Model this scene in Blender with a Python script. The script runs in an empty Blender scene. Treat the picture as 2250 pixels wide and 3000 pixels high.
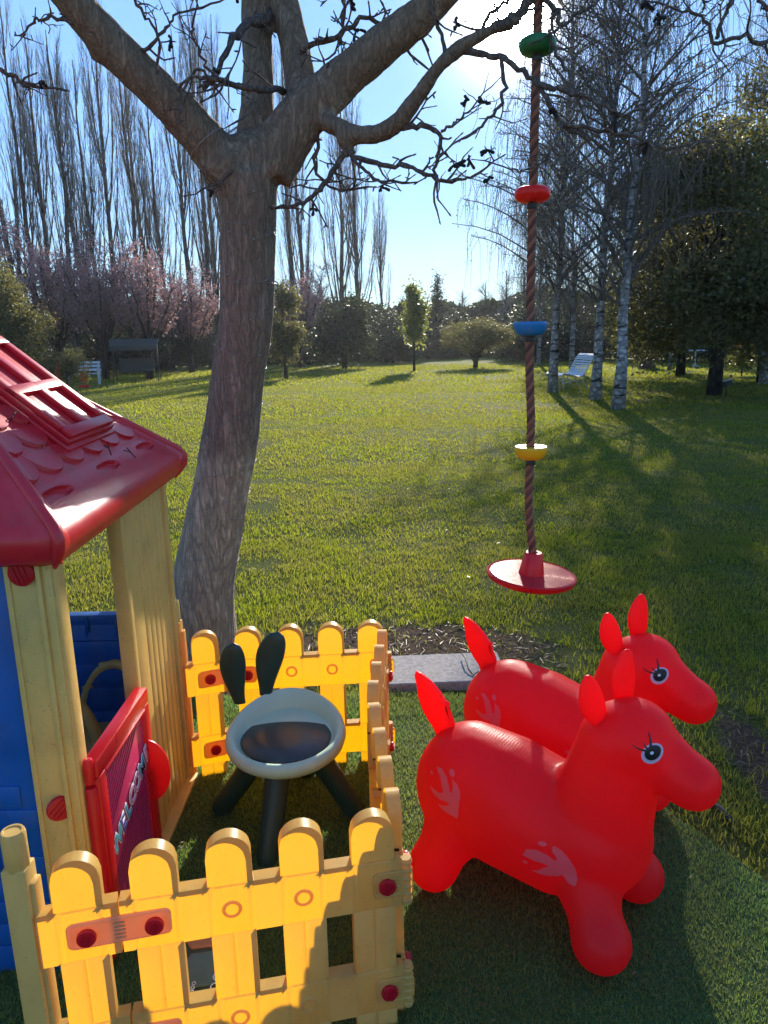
import bpy, bmesh, math, random
import numpy as np
from mathutils import Vector, Matrix, noise
from mathutils.bvhtree import BVHTree
R = math.radians
SC = bpy.context.scene
COL = SC.collection
random.seed(7)

# ------------------------------------------------------------ camera geometry
CAM_H, F_PX, ROLL = 1.5, 2165.0, R(1.2)
PITCH = math.atan((1500 - 995) / F_PX)
K = 2250 / 1659.0

def ray(x, y):
    u = (x - 1125) / F_PX; v = (1500 - y) / F_PX
    cr, sr = math.cos(ROLL), math.sin(ROLL)
    a = u * cr + v * sr; b = -u * sr + v * cr
    return Vector((a, math.cos(PITCH) + b * math.sin(PITCH), b * math.cos(PITCH) - math.sin(PITCH)))

def at(x, y, Y):
    """world point at depth Y (metres ahead) for a point read off the photograph"""
    d = ray(x * K, y * K); t = Y / d.y
    return Vector((d.x * t, Y, CAM_H + d.z * t))

def gnd(x, y):
    d = ray(x * K, y * K); t = -CAM_H / d.z
    return Vector((d.x * t, d.y * t, 0))

# ------------------------------------------------------------ object helpers
def tag(o, label=None, cat=None, group=None, kind=None):
    if label: o['label'] = label
    if cat: o['category'] = cat
    if group: o['group'] = group
    if kind: o['kind'] = kind
    return o

def thing(name, label, cat, loc=(0, 0, 0), rz=0.0, group=None):
    o = bpy.data.objects.new(name, None); COL.objects.link(o)
    o.location = loc; o.rotation_euler = (0, 0, rz); o.empty_display_size = .1
    return tag(o, label, cat, group)

def link(name, me, mats=None, parent=None):
    o = bpy.data.objects.new(name, me); COL.objects.link(o)
    if mats is not None:
        me.materials.clear()
        for m in (mats if isinstance(mats, (list, tuple)) else [mats]): me.materials.append(m)
    if parent is not None: o.parent = parent
    return o

def copy_tree(o, parent=None):
    c = o.copy(); COL.objects.link(c)
    if parent is not None: c.parent = parent
    for ch in list(o.children): copy_tree(ch, c)
    return c

class MB:
    def __init__(s): s.v = []; s.f = []; s.m = []; s.mi = 0
    def add(s, vs, fs, mi=None):
        b = len(s.v); s.v.extend([tuple(p) for p in vs])
        for f in fs: s.f.append(tuple(i + b for i in f)); s.m.append(s.mi if mi is None else mi)
        return s
    def box(s, c, d, rot=None):
        x, y, z = d[0] / 2, d[1] / 2, d[2] / 2
        vs = [Vector((i * x, j * y, k * z)) for i in (-1, 1) for j in (-1, 1) for k in (-1, 1)]
        if rot is not None: vs = [rot @ p for p in vs]
        vs = [p + Vector(c) for p in vs]
        return s.add(vs, [(0, 1, 3, 2), (4, 6, 7, 5), (0, 4, 5, 1), (2, 3, 7, 6), (0, 2, 6, 4), (1, 5, 7, 3)])
    def tube(s, pts, rad, n=8, cap=True, twist=0.0, squash=None):
        pts = [Vector(p) for p in pts]; N = len(pts)
        if N < 2: return s
        if not hasattr(rad, '__len__'): rad = [rad] * N
        t0 = (pts[1] - pts[0]).normalized()
        a = Vector((0, 0, 1)) if abs(t0.z) < .9 else Vector((1, 0, 0))
        u = (a - t0 * a.dot(t0)).normalized(); vs = []
        for i, p in enumerate(pts):
            t = (pts[min(i + 1, N - 1)] - pts[max(i - 1, 0)])
            if t.length < 1e-9: t = t0.copy()
            t.normalize(); u = (u - t * u.dot(t))
            if u.length < 1e-6: u = t.orthogonal()
            u.normalize(); w = t.cross(u)
            for j in range(n):
                an = 2 * math.pi * j / n + twist * i
                vs.append(p + (u * math.cos(an) + w * math.sin(an)) * rad[i])
        fs = [(i * n + j, i * n + (j + 1) % n, (i + 1) * n + (j + 1) % n, (i + 1) * n + j) for i in range(N - 1) for j in range(n)]
        if cap: fs += [tuple(reversed(range(n))), tuple((N - 1) * n + j for j in range(n))]
        return s.add(vs, fs)
    def lathe(s, prof, n=32, c=(0, 0, 0), rot=None, sx=1, sy=1):
        """prof: (r, z) list; ends with r=0 close"""
        vs = []; fs = []
        for r, z in prof:
            for j in range(n):
                a = 2 * math.pi * j / n; vs.append(Vector((r * math.cos(a) * sx, r * math.sin(a) * sy, z)))
        for i in range(len(prof) - 1):
            for j in range(n): fs.append((i * n + j, i * n + (j + 1) % n, (i + 1) * n + (j + 1) % n, (i + 1) * n + j))
        if prof[0][0] > 1e-5: fs.append(tuple(reversed(range(n))))
        if prof[-1][0] > 1e-5: fs.append(tuple((len(prof) - 1) * n + j for j in range(n)))
        if rot is not None: vs = [rot @ p for p in vs]
        vs = [p + Vector(c) for p in vs]
        return s.add(vs, fs)
    def mesh(s, name, smooth=True, weld=False):
        me = bpy.data.meshes.new(name); me.from_pydata(s.v, [], s.f)
        if any(s.m): me.polygons.foreach_set('material_index', np.array(s.m, np.int32))
        if weld:
            bm = bmesh.new(); bm.from_mesh(me); bmesh.ops.remove_doubles(bm, verts=bm.verts, dist=1e-5)
            bmesh.ops.recalc_face_normals(bm, faces=bm.faces); bm.to_mesh(me); bm.free()
        if smooth: me.polygons.foreach_set('use_smooth', [True] * len(me.polygons))
        me.update(); return me
    def build(s, name, mats, parent=None, smooth=True, bevel=0, weld=False, angle=None, seg=2):
        me = s.mesh(name, smooth, weld); o = link(name, me, mats, parent)
        if bevel:
            m = o.modifiers.new('b', 'BEVEL'); m.width = bevel; m.segments = seg; m.limit_method = 'ANGLE'; m.angle_limit = R(35)
            m.harden_normals = False
            bpy.context.view_layer.update()
            e = o.evaluated_get(bpy.context.evaluated_depsgraph_get())
            nm = bpy.data.meshes.new_from_object(e); o.modifiers.clear(); o.data = nm
        if smooth and angle: o.data.set_sharp_from_angle(angle=R(angle))
        return o

def bake_mods(o):
    bpy.context.view_layer.update()
    e = o.evaluated_get(bpy.context.evaluated_depsgraph_get())
    nm = bpy.data.meshes.new_from_object(e); o.modifiers.clear(); o.data = nm
    return o

def np_mesh(name, V, F, mats, parent=None, smooth=False, mi=None):
    me = bpy.data.meshes.new(name); V = np.asarray(V, np.float32); F = np.asarray(F, np.int32)
    n, k = F.shape
    me.vertices.add(len(V)); me.vertices.foreach_set('co', V.ravel())
    me.loops.add(n * k); me.loops.foreach_set('vertex_index', F.ravel())
    me.polygons.add(n); me.polygons.foreach_set('loop_start', np.arange(0, n * k, k, dtype=np.int32))
    if mi is not None: me.polygons.foreach_set('material_index', np.asarray(mi, np.int32))
    if smooth: me.polygons.foreach_set('use_smooth', np.ones(n, bool))
    me.update(calc_edges=True); me.validate()
    return link(name, me, mats, parent)

# ------------------------------------------------------------ materials
class NT:
    def __init__(s, name):
        s.mat = bpy.data.materials.new(name); s.mat.use_nodes = True
        s.t = s.mat.node_tree; s.t.nodes.clear()
        s.out = s.n('ShaderNodeOutputMaterial')
    def n(s, typ, **kw):
        nd = s.t.nodes.new(typ)
        for k, v in kw.items():
            if hasattr(nd, k): setattr(nd, k, v)
        return nd
    def l(s, a, b): s.t.links.new(a, b)
    def coord(s, scale=(1, 1, 1), kind='Object'):
        tc = s.n('ShaderNodeTexCoord'); mp = s.n('ShaderNodeMapping'); mp.inputs['Scale'].default_value = scale
        s.l(tc.outputs[kind], mp.inputs['Vector']); return mp.outputs['Vector']
    def noise(s, vec, scale, detail=4, rough=.55, dist=0):
        nd = s.n('ShaderNodeTexNoise'); nd.inputs['Scale'].default_value = scale; nd.inputs['Detail'].default_value = detail
        nd.inputs['Roughness'].default_value = rough; nd.inputs['Distortion'].default_value = dist
        if vec is not None: s.l(vec, nd.inputs['Vector'])
        return nd.outputs['Fac']
    def ramp(s, fac, stops):
        nd = s.n('ShaderNodeValToRGB'); el = nd.color_ramp.elements
        while len(el) < len(stops): el.new(.5)
        for e, (p, c) in zip(el, stops): e.position = p; e.color = (*c, 1) if len(c) == 3 else c
        s.l(fac, nd.inputs['Fac']); return nd.outputs['Color']
    def mixc(s, fac, a, b, mode='MIX'):
        nd = s.n('ShaderNodeMix', data_type='RGBA', blend_type=mode)
        for sock, val in ((nd.inputs[0], fac), (nd.inputs[6], a), (nd.inputs[7], b)):
            if hasattr(val, 'is_linked') or hasattr(val, 'links'): s.l(val, sock)
            else: sock.default_value = val if not isinstance(val, tuple) else ((*val, 1) if len(val) == 3 else val)
        return nd.outputs[2]
    def math(s, op, a, b=0.0, clamp=False):
        nd = s.n('ShaderNodeMath', operation=op); nd.use_clamp = clamp
        for i, val in enumerate((a, b)):
            if hasattr(val, 'links'): s.l(val, nd.inputs[i])
            else: nd.inputs[i].default_value = val
        return nd.outputs[0]
    def bump(s, h, dist=.002, strength=1.0):
        nd = s.n('ShaderNodeBump'); nd.inputs['Distance'].default_value = dist; nd.inputs['Strength'].default_value = strength
        s.l(h, nd.inputs['Height']); return nd.outputs['Normal']
    def finish(s, base, rough=.5, normal=None, spec=.5, trans=None, tfac=.3, coat=0, metallic=0, crough=.1):
        p = s.n('ShaderNodeBsdfPrincipled')
        def setv(sock, v):
            if hasattr(v, 'links'): s.l(v, sock)
            elif isinstance(v, tuple): sock.default_value = (*v, 1) if len(v) == 3 else v
            else: sock.default_value = v
        setv(p.inputs['Base Color'], base); setv(p.inputs['Roughness'], rough)
        p.inputs['Specular IOR Level'].default_value = spec; p.inputs['Metallic'].default_value = metallic
        p.inputs['Coat Weight'].default_value = coat; p.inputs['Coat Roughness'].default_value = crough
        if normal is not None: s.l(normal, p.inputs['Normal'])
        res = p.outputs[0]
        if trans is not None:
            tr = s.n('ShaderNodeBsdfTranslucent'); setv(tr.inputs['Color'], trans)
            if normal is not None: s.l(normal, tr.inputs['Normal'])
            mx = s.n('ShaderNodeMixShader'); setv(mx.inputs[0], tfac)
            s.l(res, mx.inputs[1]); s.l(tr.outputs[0], mx.inputs[2]); res = mx.outputs[0]
        s.l(res, s.out.inputs['Surface']); return s.mat

def plastic(name, col, rough=.38, trans=None, tfac=.3, dirt=.12, spec=.4, bump=.0006, bscale=90, grime=0):
    m = NT(name); v = m.coord()
    n1 = m.noise(v, 9, 6, .65); n2 = m.noise(v, bscale, 3, .5)
    dk = tuple(c * (1 - dirt * 2.2) for c in col); lt = tuple(min(1, c * (1 + dirt * .5) + .01) for c in col)
    c = m.ramp(n1, [(.3, dk), (.52, col), (.75, lt)])
    if grime:
        gr = m.ramp(m.noise(m.coord((1, 1, .45)), 16, 9, .72), [(.50, (0, 0, 0)), (.72, (1, 1, 1))]); sp = m.ramp(m.noise(v, 150, 2, .5), [(.66, (0, 0, 0)), (.72, (1, 1, 1))])
        c = m.mixc(m.math('MULTIPLY', gr, grime), c, (.20, .14, .09)); c = m.mixc(m.math('MULTIPLY', sp, grime * 1.3), c, (.10, .07, .045))
    rg = m.math('MULTIPLY_ADD', n1, .25); 
    rgn = rg.node; rgn.inputs[2].default_value = rough - .12
    return m.finish(c, rg, m.bump(n2, bump, .6), spec, trans, tfac)

def leafmat(name, c1, c2, tr, tfac=.45, rough=.5, spec=.3):
    m = NT(name); g = m.n('ShaderNodeNewGeometry'); rnd = g.outputs['Random Per Island']
    c = m.ramp(rnd, [(0, c1), (1, c2)])
    v = m.coord(); nn = m.noise(v, .7, 3)
    c = m.mixc(.5, c, m.ramp(nn, [(.3, tuple(q * .6 for q in c1)), (.7, tuple(min(1, q * 1.3) for q in c2))]))
    t = m.mixc(rnd, tuple(q * .7 for q in tr), tr)
    return m.finish(c, rough, None, spec, t, tfac)

def barkmat(name, c1, c2, vs=(1, 1, .25), scale=14, dist=.012, patch=None):
    m = NT(name); v = m.coord(vs)
    n = m.noise(v, scale, 8, .65, .6); vo = m.n('ShaderNodeTexVoronoi', feature='DISTANCE_TO_EDGE')
    vo.inputs['Scale'].default_value = scale * 1.6; 
    dv = m.n('ShaderNodeVectorMath', operation='ADD'); nn = m.n('ShaderNodeTexNoise'); nn.inputs['Scale'].default_value = scale
    m.l(v, nn.inputs['Vector']); sc = m.n('ShaderNodeVectorMath', operation='SCALE'); sc.inputs['Scale'].default_value = .035
    m.l(nn.outputs['Color'], sc.inputs[0]); m.l(v, dv.inputs[0]); m.l(sc.outputs[0], dv.inputs[1]); m.l(dv.outputs[0], vo.inputs['Vector'])
    ridge = m.math('MULTIPLY', vo.outputs['Distance'], 3.0, True)
    h = m.math('MULTIPLY', m.math('ADD', m.math('MULTIPLY', ridge, .75), m.math('MULTIPLY', n, 1.0)), .60)
    big = m.noise(m.coord(), 1.6, 4, .6)
    c = m.ramp(h, [(.27, tuple(q * .45 for q in c1)), (.5, c1), (.78, c2)])
    c = m.mixc(m.math('MULTIPLY', big, .8), c, m.mixc(.5, c, c2), 'MIX')
    if patch:
        pf = m.ramp(m.noise(m.coord(patch[1]), patch[2], 4, .6), [(patch[3], (0, 0, 0)), (patch[3] + .06, (1, 1, 1))])
        c = m.mixc(pf, c, patch[0])
    return m.finish(c, .85, m.bump(h, dist, 1.0), .15)

M = {}
M['yellow'] = plastic('yellow plastic', (.72, .53, .15), .36, (1.0, .43, .0), .46, .05, .25, .0005, 40, .30)
M['rim'] = plastic('pale yellow plastic rim', (.88, .72, .36), .36, (1.0, .62, .08), .16, .04, .4, .0005, 40, .30)
M['rib'] = plastic('yellow plastic thick rib', (.60, .42, .20), .38, (.80, .22, .0), .30, .05, .3, .0005, 40)
M['cream'] = plastic('cream yellow plastic', (.74, .49, .14), .36, (1.0, .55, .05), .14, .07, .4, grime=.30)
M['orange'] = plastic('orange clip plastic', (.72, .47, .22), .4, (1.0, .34, .03), .38, .06)
M['red'] = plastic('red plastic', (.66, .012, .02), .3, (1.0, .015, .015), .30, .06, .5)
M['knob'] = plastic('red knob plastic', (.60, .010, .025), .35, (1.0, .01, .01), .3, .06, .5)
M['roofred'] = plastic('glossy roof plastic', (.64, .012, .022), .36, (.9, .01, .01), .06, .08, .5, .0012, 30, .35)
M['blue'] = plastic('blue plastic', (.004, .10, .38), .4, (.01, .15, .6), .08, .1, .45, .0008, 30, .25)
M['mint'] = plastic('pale mint plastic', (.54, .74, .56), .36, (.6, .8, .5), .14, .04, .45, .0003, 60)
M['deadleaf'] = leafmat('dead leaf', (.10, .05, .025), (.26, .16, .08), (.3, .18, .08), .3)
M['cushion'] = plastic('dark grey green vinyl', (.045, .055, .05), .34, None, 0, .06, .45, .0006, 220)
M['dkgreen'] = plastic('dark green plastic', (.018, .050, .038), .42, None, 0, .06, .4, .0004, 60)
M['pink'] = plastic('purple pink sticker', (.60, .04, .12), .3, None, 0, .04, .5)
M['stripe'] = plastic('dark purple stripe', (.30, .02, .075), .3, None, 0, .04, .5)
M['white'] = plastic('white print', (.72, .74, .74), .4, None, 0, .04)
M['teal'] = plastic('teal print', (.10, .38, .42), .4, None, 0, .04)
M['violet'] = plastic('violet print', (.16, .12, .36), .4, None, 0, .04)
M['palepink'] = plastic('pale pink print', (.60, .30, .38), .4, None, 0, .04)
M['black'] = plastic('black print', (.006, .007, .012), .35, None, 0, .02, .4)
M['vyellow'] = plastic('disc yellow plastic', (.85, .50, .015), .3, (1, .55, .01), .15, .03)
M['vblue'] = plastic('disc blue plastic', (.02, .20, .48), .3, (.05, .3, .6), .12, .03)
M['vgreen'] = plastic('disc green plastic', (.02, .18, .06), .35, (.05, .4, .1), .12, .03)
M['vred'] = plastic('disc red plastic', (.75, .02, .015), .33, (1, .05, .02), .3, .03)
M['wpaint'] = plastic('white weathered paint', (.55, .58, .60), .5, None, 0, .12)
M['canvas'] = plastic('dusty canvas', (.055, .055, .045), .8, None, 0, .12)
M['dark'] = plastic('dark metal', (.03, .035, .03), .5, None, 0, .1)
M['terra'] = plastic('brown tub clay', (.11, .06, .045), .8, None, 0, .15)

def horse_mat():
    m = NT('red inflatable vinyl'); v = m.coord()
    n = m.noise(v, 5, 5, .6)
    w = m.n('ShaderNodeTexWave', wave_type='BANDS', bands_direction='X'); w.inputs['Scale'].default_value = 38; w.inputs['Distortion'].default_value = 5
    w.inputs['Detail'].default_value = 3; w.inputs['Detail Scale'].default_value = 1.4; m.l(v, w.inputs['Vector'])
    fine = m.noise(v, 260, 3, .6)
    sep = m.n('ShaderNodeSeparateXYZ'); m.l(v, sep.inputs[0])
    top = m.ramp(sep.outputs['Z'], [(.30, (.03, .03, .03)), (.42, (1, 1, 1))])
    wv = m.math('MULTIPLY', m.math('MULTIPLY', w.outputs['Fac'], m.math('SUBTRACT', n, .35, True)), top)
    h = m.math('ADD', m.math('MULTIPLY', wv, 1.6), m.math('MULTIPLY', fine, .25))
    c = m.ramp(n, [(.3, (.80, .017, .024)), (.7, (.92, .024, .030))])
    return m.finish(c, .42, m.bump(h, .0011, .5), .34, (1.0, .020, .022), .58)
M['horse'] = horse_mat()
M['flame'] = plastic('pale pink flame print', (.80, .13, .16), .4, (1, .1, .12), .35, .05)
M['eyewhite'] = plastic('eye white print', (.62, .42, .52), .4, None, 0, .02)

def walnut_bark():
    m = NT('walnut bark'); 
    def ridged(vs, sc, det):
        n = m.noise(m.coord(vs), sc, det, .55, .35)
        return m.math('SUBTRACT', 1.0, m.math('MULTIPLY', m.math('ABSOLUTE', m.math('SUBTRACT', n, .5)), 10.0, True))
    r1 = ridged((1, 1, .20), 24, 5); r2 = ridged((1, 1, .16), 52, 4); fine = m.noise(m.coord((1, 1, .5)), 120, 5, .7); big = m.noise(m.coord(), 3.2, 5, .65)
    fur = m.math('MAXIMUM', r1, m.math('MULTIPLY', r2, .65))
    h = m.math('SUBTRACT', m.math('MULTIPLY', fine, .5), fur)
    base = m.ramp(fine, [(.25, (.24, .17, .115)), (.55, (.38, .28, .195)), (.8, (.50, .39, .28))])
    base = m.mixc(m.math('MULTIPLY', big, .6), base, (.20, .15, .11))
    sep = m.n('ShaderNodeSeparateXYZ'); m.l(m.coord(), sep.inputs[0])
    zz = m.math('ADD', sep.outputs['Z'], m.math('MULTIPLY', big, .25))
    low = m.ramp(zz, [(.98, (1, 1, 1)), (1.0, (0, 0, 0))]); low.node.color_ramp.elements[0].position = .93
    mr = m.n('ShaderNodeMapRange'); mr.inputs['From Min'].default_value = 1.24; mr.inputs['From Max'].default_value = 1.14; m.l(zz, mr.inputs['Value'])
    base = m.mixc(m.math('MULTIPLY', mr.outputs[0], .6), base, (.72, .57, .39))
    c = m.mixc(m.math('MULTIPLY', fur, .6), base, (.07, .05, .035))
    return m.finish(c, .9, m.bump(h, .009, 1.0), .12)
M['bark'] = walnut_bark()
M['twig'] = barkmat('walnut twig bark', (.09, .07, .06), (.17, .135, .11), (1, 1, 1), 30, .003)
M['poplar'] = barkmat('poplar bark', (.050, .042, .036), (.11, .095, .08), (1, 1, .3), 4, .02)
M['birch'] = barkmat('birch bark', (.22, .20, .19), (.46, .44, .42), (1, 1, 1), 5, .01, ((.03, .028, .026), (1, 1, 5), 1.6, .53))
M['darkbark'] = barkmat('dark bark', (.03, .024, .02), (.07, .055, .045), (1, 1, .3), 5, .02)
M['ptwig'] = plastic('poplar twigs', (.17, .14, .12), .8, None, 0, .1)
M['btwig'] = plastic('birch twigs', (.105, .08, .066), .8, None, 0, .1)
M['blossom'] = leafmat('pink blossom', (.25, .125, .125), (.48, .29, .28), (.54, .31, .29), .4)
M['catkin'] = leafmat('birch leaf', (.06, .055, .032), (.12, .11, .055), (.26, .23, .10), .4)
M['ever'] = leafmat('evergreen leaf', (.020, .030, .018), (.045, .062, .028), (.09, .12, .035), .3)
M['ever2'] = leafmat('olive evergreen leaf', (.045, .052, .024), (.10, .10, .042), (.30, .28, .075), .4)
M['brightleaf'] = leafmat('bright glossy leaf', (.05, .08, .02), (.11, .14, .035), (.45, .48, .09), .45, .35, .5)
M['orangeleaf'] = leafmat('orange leaf', (.22, .06, .03), (.34, .12, .05), (.7, .2, .08), .4)
M['deadpod'] = plastic('dry walnut husk', (.018, .014, .011), .9, None, 0, .2)

def grassmat(name, c1, c2, tr1, tr2, tfac=.5, rough=.45, spec=.35):
    m = NT(name); g = m.n('ShaderNodeNewGeometry'); rnd = g.outputs['Random Per Island']
    v = m.coord(); big = m.noise(v, .55, 4, .6); mid = m.noise(v, 3.2, 4, .6)
    mix = m.math('ADD', m.math('MULTIPLY', big, .65), m.math('MULTIPLY', mid, .45))
    dryf = m.ramp(mix, [(.45, (0, 0, 0)), (.60, (1, 1, 1))])
    c = m.mixc(rnd, c1, c2); t = m.mixc(rnd, tr1, tr2)
    c = m.mixc(m.math('MULTIPLY', dryf, .6), c, (.14, .10, .035)); t = m.mixc(m.math('MULTIPLY', dryf, .5), t, (.42, .35, .08))
    return m.finish(c, rough, None, spec, t, tfac)
M['grass'] = grassmat('grass blades', (.040, .062, .010), (.085, .105, .018), (.25, .34, .012), (.52, .55, .03), .5, .5, .12)
M['turf'] = grassmat('artificial turf blades', (.10, .19, .045), (.19, .27, .075), (.24, .52, .06), (.42, .64, .13), .42, .38, .45)

def lawn_mat():
    m = NT('lawn ground'); v = m.coord()
    big = m.noise(v, .35, 5, .65); mid = m.noise(v, 2.5, 5, .65); fine = m.noise(v, 55, 5, .7); fin2 = m.noise(m.coord((1, .25, 1)), 14, 5, .7)
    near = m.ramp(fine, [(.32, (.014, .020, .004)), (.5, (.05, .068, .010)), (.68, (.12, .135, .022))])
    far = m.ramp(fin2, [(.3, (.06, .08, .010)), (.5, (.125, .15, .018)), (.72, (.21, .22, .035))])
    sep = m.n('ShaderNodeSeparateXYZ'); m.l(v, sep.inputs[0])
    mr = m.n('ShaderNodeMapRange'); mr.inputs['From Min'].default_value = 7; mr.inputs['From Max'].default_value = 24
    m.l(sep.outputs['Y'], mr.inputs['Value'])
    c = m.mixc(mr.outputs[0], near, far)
    dry = m.ramp(m.math('ADD', m.math('MULTIPLY', big, .6), m.math('MULTIPLY', mid, .45)), [(.48, (0, 0, 0)), (.66, (1, 1, 1))])
    c = m.mixc(m.math('MULTIPLY', dry, .6), c, m.mixc(fine, (.07, .055, .02), (.21, .17, .08)))
    # bare soil by the slab and along the turf edge
    def blob(cx, cy, rx, ry):
        vm = m.n('ShaderNodeVectorMath', operation='SUBTRACT'); vm.inputs[1].default_value = (cx, cy, 0); m.l(v, vm.inputs[0])
        mu = m.n('ShaderNodeVectorMath', operation='MULTIPLY'); mu.inputs[1].default_value = (1 / rx, 1 / ry, 0); m.l(vm.outputs[0], mu.inputs[0])
        le = m.n('ShaderNodeVectorMath', operation='LENGTH'); m.l(mu.outputs[0], le.inputs[0])
        a = m.math('ADD', le.outputs['Value'], m.math('MULTIPLY', m.noise(v, 9, 5, .7), .9))
        return m.ramp(a, [(.0, (1, 1, 1)), (1.25 / 2, (1, 1, 1)), (1.55 / 2, (0, 0, 0))]) if False else m.math('SUBTRACT', 1.0, m.math('MULTIPLY', m.math('SUBTRACT', a, 1.3), 4.0, True), True)
    soil = m.ramp(fine, [(.3, (.028, .018, .011)), (.55, (.085, .056, .036)), (.72, (.18, .125, .08))])
    f = m.math('MAXIMUM', blob(.05, 3.42, .75, .32), blob(1.34, 2.2, .11, .5))
    f = m.math('MAXIMUM', f, blob(-.9, 3.2, .55, .5))
    c = m.mixc(f, c, soil)
    h = m.math('ADD', fine, m.math('MULTIPLY', mid, .5))
    return m.finish(c, .95, m.bump(h, .02, .6), .04)
M['lawn'] = lawn_mat()

def simple_noise_mat(name, stops, scale, rough=.85, bump=.004, spec=.2):
    m = NT(name); v = m.coord(); n = m.noise(v, scale, 8, .7)
    return m.finish(m.ramp(n, stops), rough, m.bump(n, bump, 1), spec)
M['concrete'] = simple_noise_mat('old concrete', [(.3, (.20, .175, .15)), (.55, (.34, .305, .27)), (.78, (.52, .48, .43))], 55)
M['turfbase'] = simple_noise_mat('turf backing', [(.3, (.03, .055, .016)), (.7, (.07, .12, .035))], 80)
M['straw'] = leafmat('dry straw', (.08, .048, .026), (.22, .14, .075), (.3, .22, .12), .2)

def rope_mat():
    m = NT('braided brown rope'); tc = m.n('ShaderNodeTexCoord'); 
    w = m.n('ShaderNodeTexNoise'); w.inputs['Scale'].default_value = 220; m.l(tc.outputs['Object'], w.inputs['Vector'])
    g = m.n('ShaderNodeNewGeometry')
    c = m.ramp(g.outputs['Random Per Island'], [(0, (.36, .15, .09)), (.45, (.26, .10, .06)), (.75, (.09, .045, .035)), (1, (.40, .20, .12))])
    return m.finish(c, .8, m.bump(w.outputs['Fac'], .001, .8), .2)
M['rope'] = rope_mat()

# ============================================================ THE GROUND
def sheet(name, pts, z, mat, kind='structure', sub=None):
    mb = MB(); mb.add([(x, y, z) for x, y in pts], [tuple(range(len(pts)))])
    return tag(mb.build(name, mat, smooth=False), kind=kind)
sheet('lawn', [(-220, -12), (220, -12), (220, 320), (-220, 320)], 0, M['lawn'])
TURF = [(-3.2, -1.2), (1.30, -1.2), (1.20, 1.2), (1.06, 1.74), (.90, 2.06), (.74, 2.86), (.0, 2.93), (-3.2, 2.93)]
mb = MB()
mb.add([(x, y, z) for z in (.002, .010) for x, y in TURF], [tuple(range(8, 16))] + [(i, (i + 1) % 8, 8 + (i + 1) % 8, 8 + i) for i in range(8)])
tag(mb.build('artificial_turf', M['turfbase'], smooth=False), 'mat of green artificial turf under the play area', 'turf mat')
bpy.data.objects['artificial_turf']['kind'] = 'structure'; del bpy.data.objects['artificial_turf']['category']

mb = MB(); mb.box((.255, 3.115, .012), (.55, .30, .06), Matrix.Rotation(R(2.5), 3, 'Z'))
o = mb.build('paving_slab', M['concrete'], bevel=.006, smooth=False)
tag(o, 'grey concrete paving slab lying between the turf and the bare soil', 'paving slab')

def inpoly(X, Y, poly):
    ins = np.zeros(X.shape, bool); n = len(poly)
    for i in range(n):
        x1, y1 = poly[i]; x2, y2 = poly[(i + 1) % n]
        if y1 == y2: continue
        c = ((y1 > Y) != (y2 > Y)) & (X < (x2 - x1) * (Y - y1) / (y2 - y1) + x1)
        ins ^= c
    return ins

rg = np.random.default_rng(11)
def blades(name, X, Y, H, W, mat, label, lean=.45, z0=0.0):
    """each blade: two-segment bent ribbon ending in a point (1 quad + 1 tri as two quads)"""
    n = len(X); a = rg.uniform(0, 2 * np.pi, n); b = rg.uniform(0, 2 * np.pi, n)
    l = rg.uniform(.1, lean, n) * H
    wx, wy = np.cos(a) * W / 2, np.sin(a) * W / 2
    lx, ly = np.cos(b) * l, np.sin(b) * l
    Z = np.full(n, z0)
    V = np.empty((n, 5, 3), np.float32)
    V[:, 0] = np.stack([X - wx, Y - wy, Z], 1); V[:, 1] = np.stack([X + wx, Y + wy, Z], 1)
    V[:, 2] = np.stack([X + wx * .8 + lx * .4, Y + wy * .8 + ly * .4, Z + H * .6], 1)
    V[:, 3] = np.stack([X - wx * .8 + lx * .4, Y - wy * .8 + ly * .4, Z + H * .6], 1)
    V[:, 4] = np.stack([X + lx * 1.5, Y + ly * 1.5, Z + H * (1 - .25 * (l / H))], 1)
    i = np.arange(n)[:, None] * 5
    F = np.concatenate([i + [0, 1, 2], i + [0, 2, 3], i + [3, 2, 4]], 0)
    o = np_mesh(name, V.reshape(-1, 3), F, mat)
    return tag(o, label, 'grass', kind='stuff')

def vnoise(X, Y, s, seed=0):
    """cheap smooth value noise"""
    g = np.random.default_rng(seed).random((64, 64)); x = X / s; y = Y / s
    xi = np.floor(x).astype(int); yi = np.floor(y).astype(int); fx = x - xi; fy = y - yi
    fx = fx * fx * (3 - 2 * fx); fy = fy * fy * (3 - 2 * fy)
    q = lambda i, j: g[i % 64, j % 64]
    return (q(xi, yi) * (1 - fx) + q(xi + 1, yi) * fx) * (1 - fy) + (q(xi, yi + 1) * (1 - fx) + q(xi + 1, yi + 1) * fx) * fy

def soilmask(X, Y):
    w = (vnoise(X, Y, .22, 5) - .5) * .9 + (vnoise(X, Y, .07, 6) - .5) * .5
    d1 = np.hypot((X - .05) / .75, (Y - 3.42) / .32); d2 = np.hypot((X - 1.34) / .11, (Y - 2.2) / .5); d3 = np.hypot((X + .9) / .55, (Y - 3.2) / .5)
    return np.minimum(np.minimum(d1, d2), d3) + w

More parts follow.
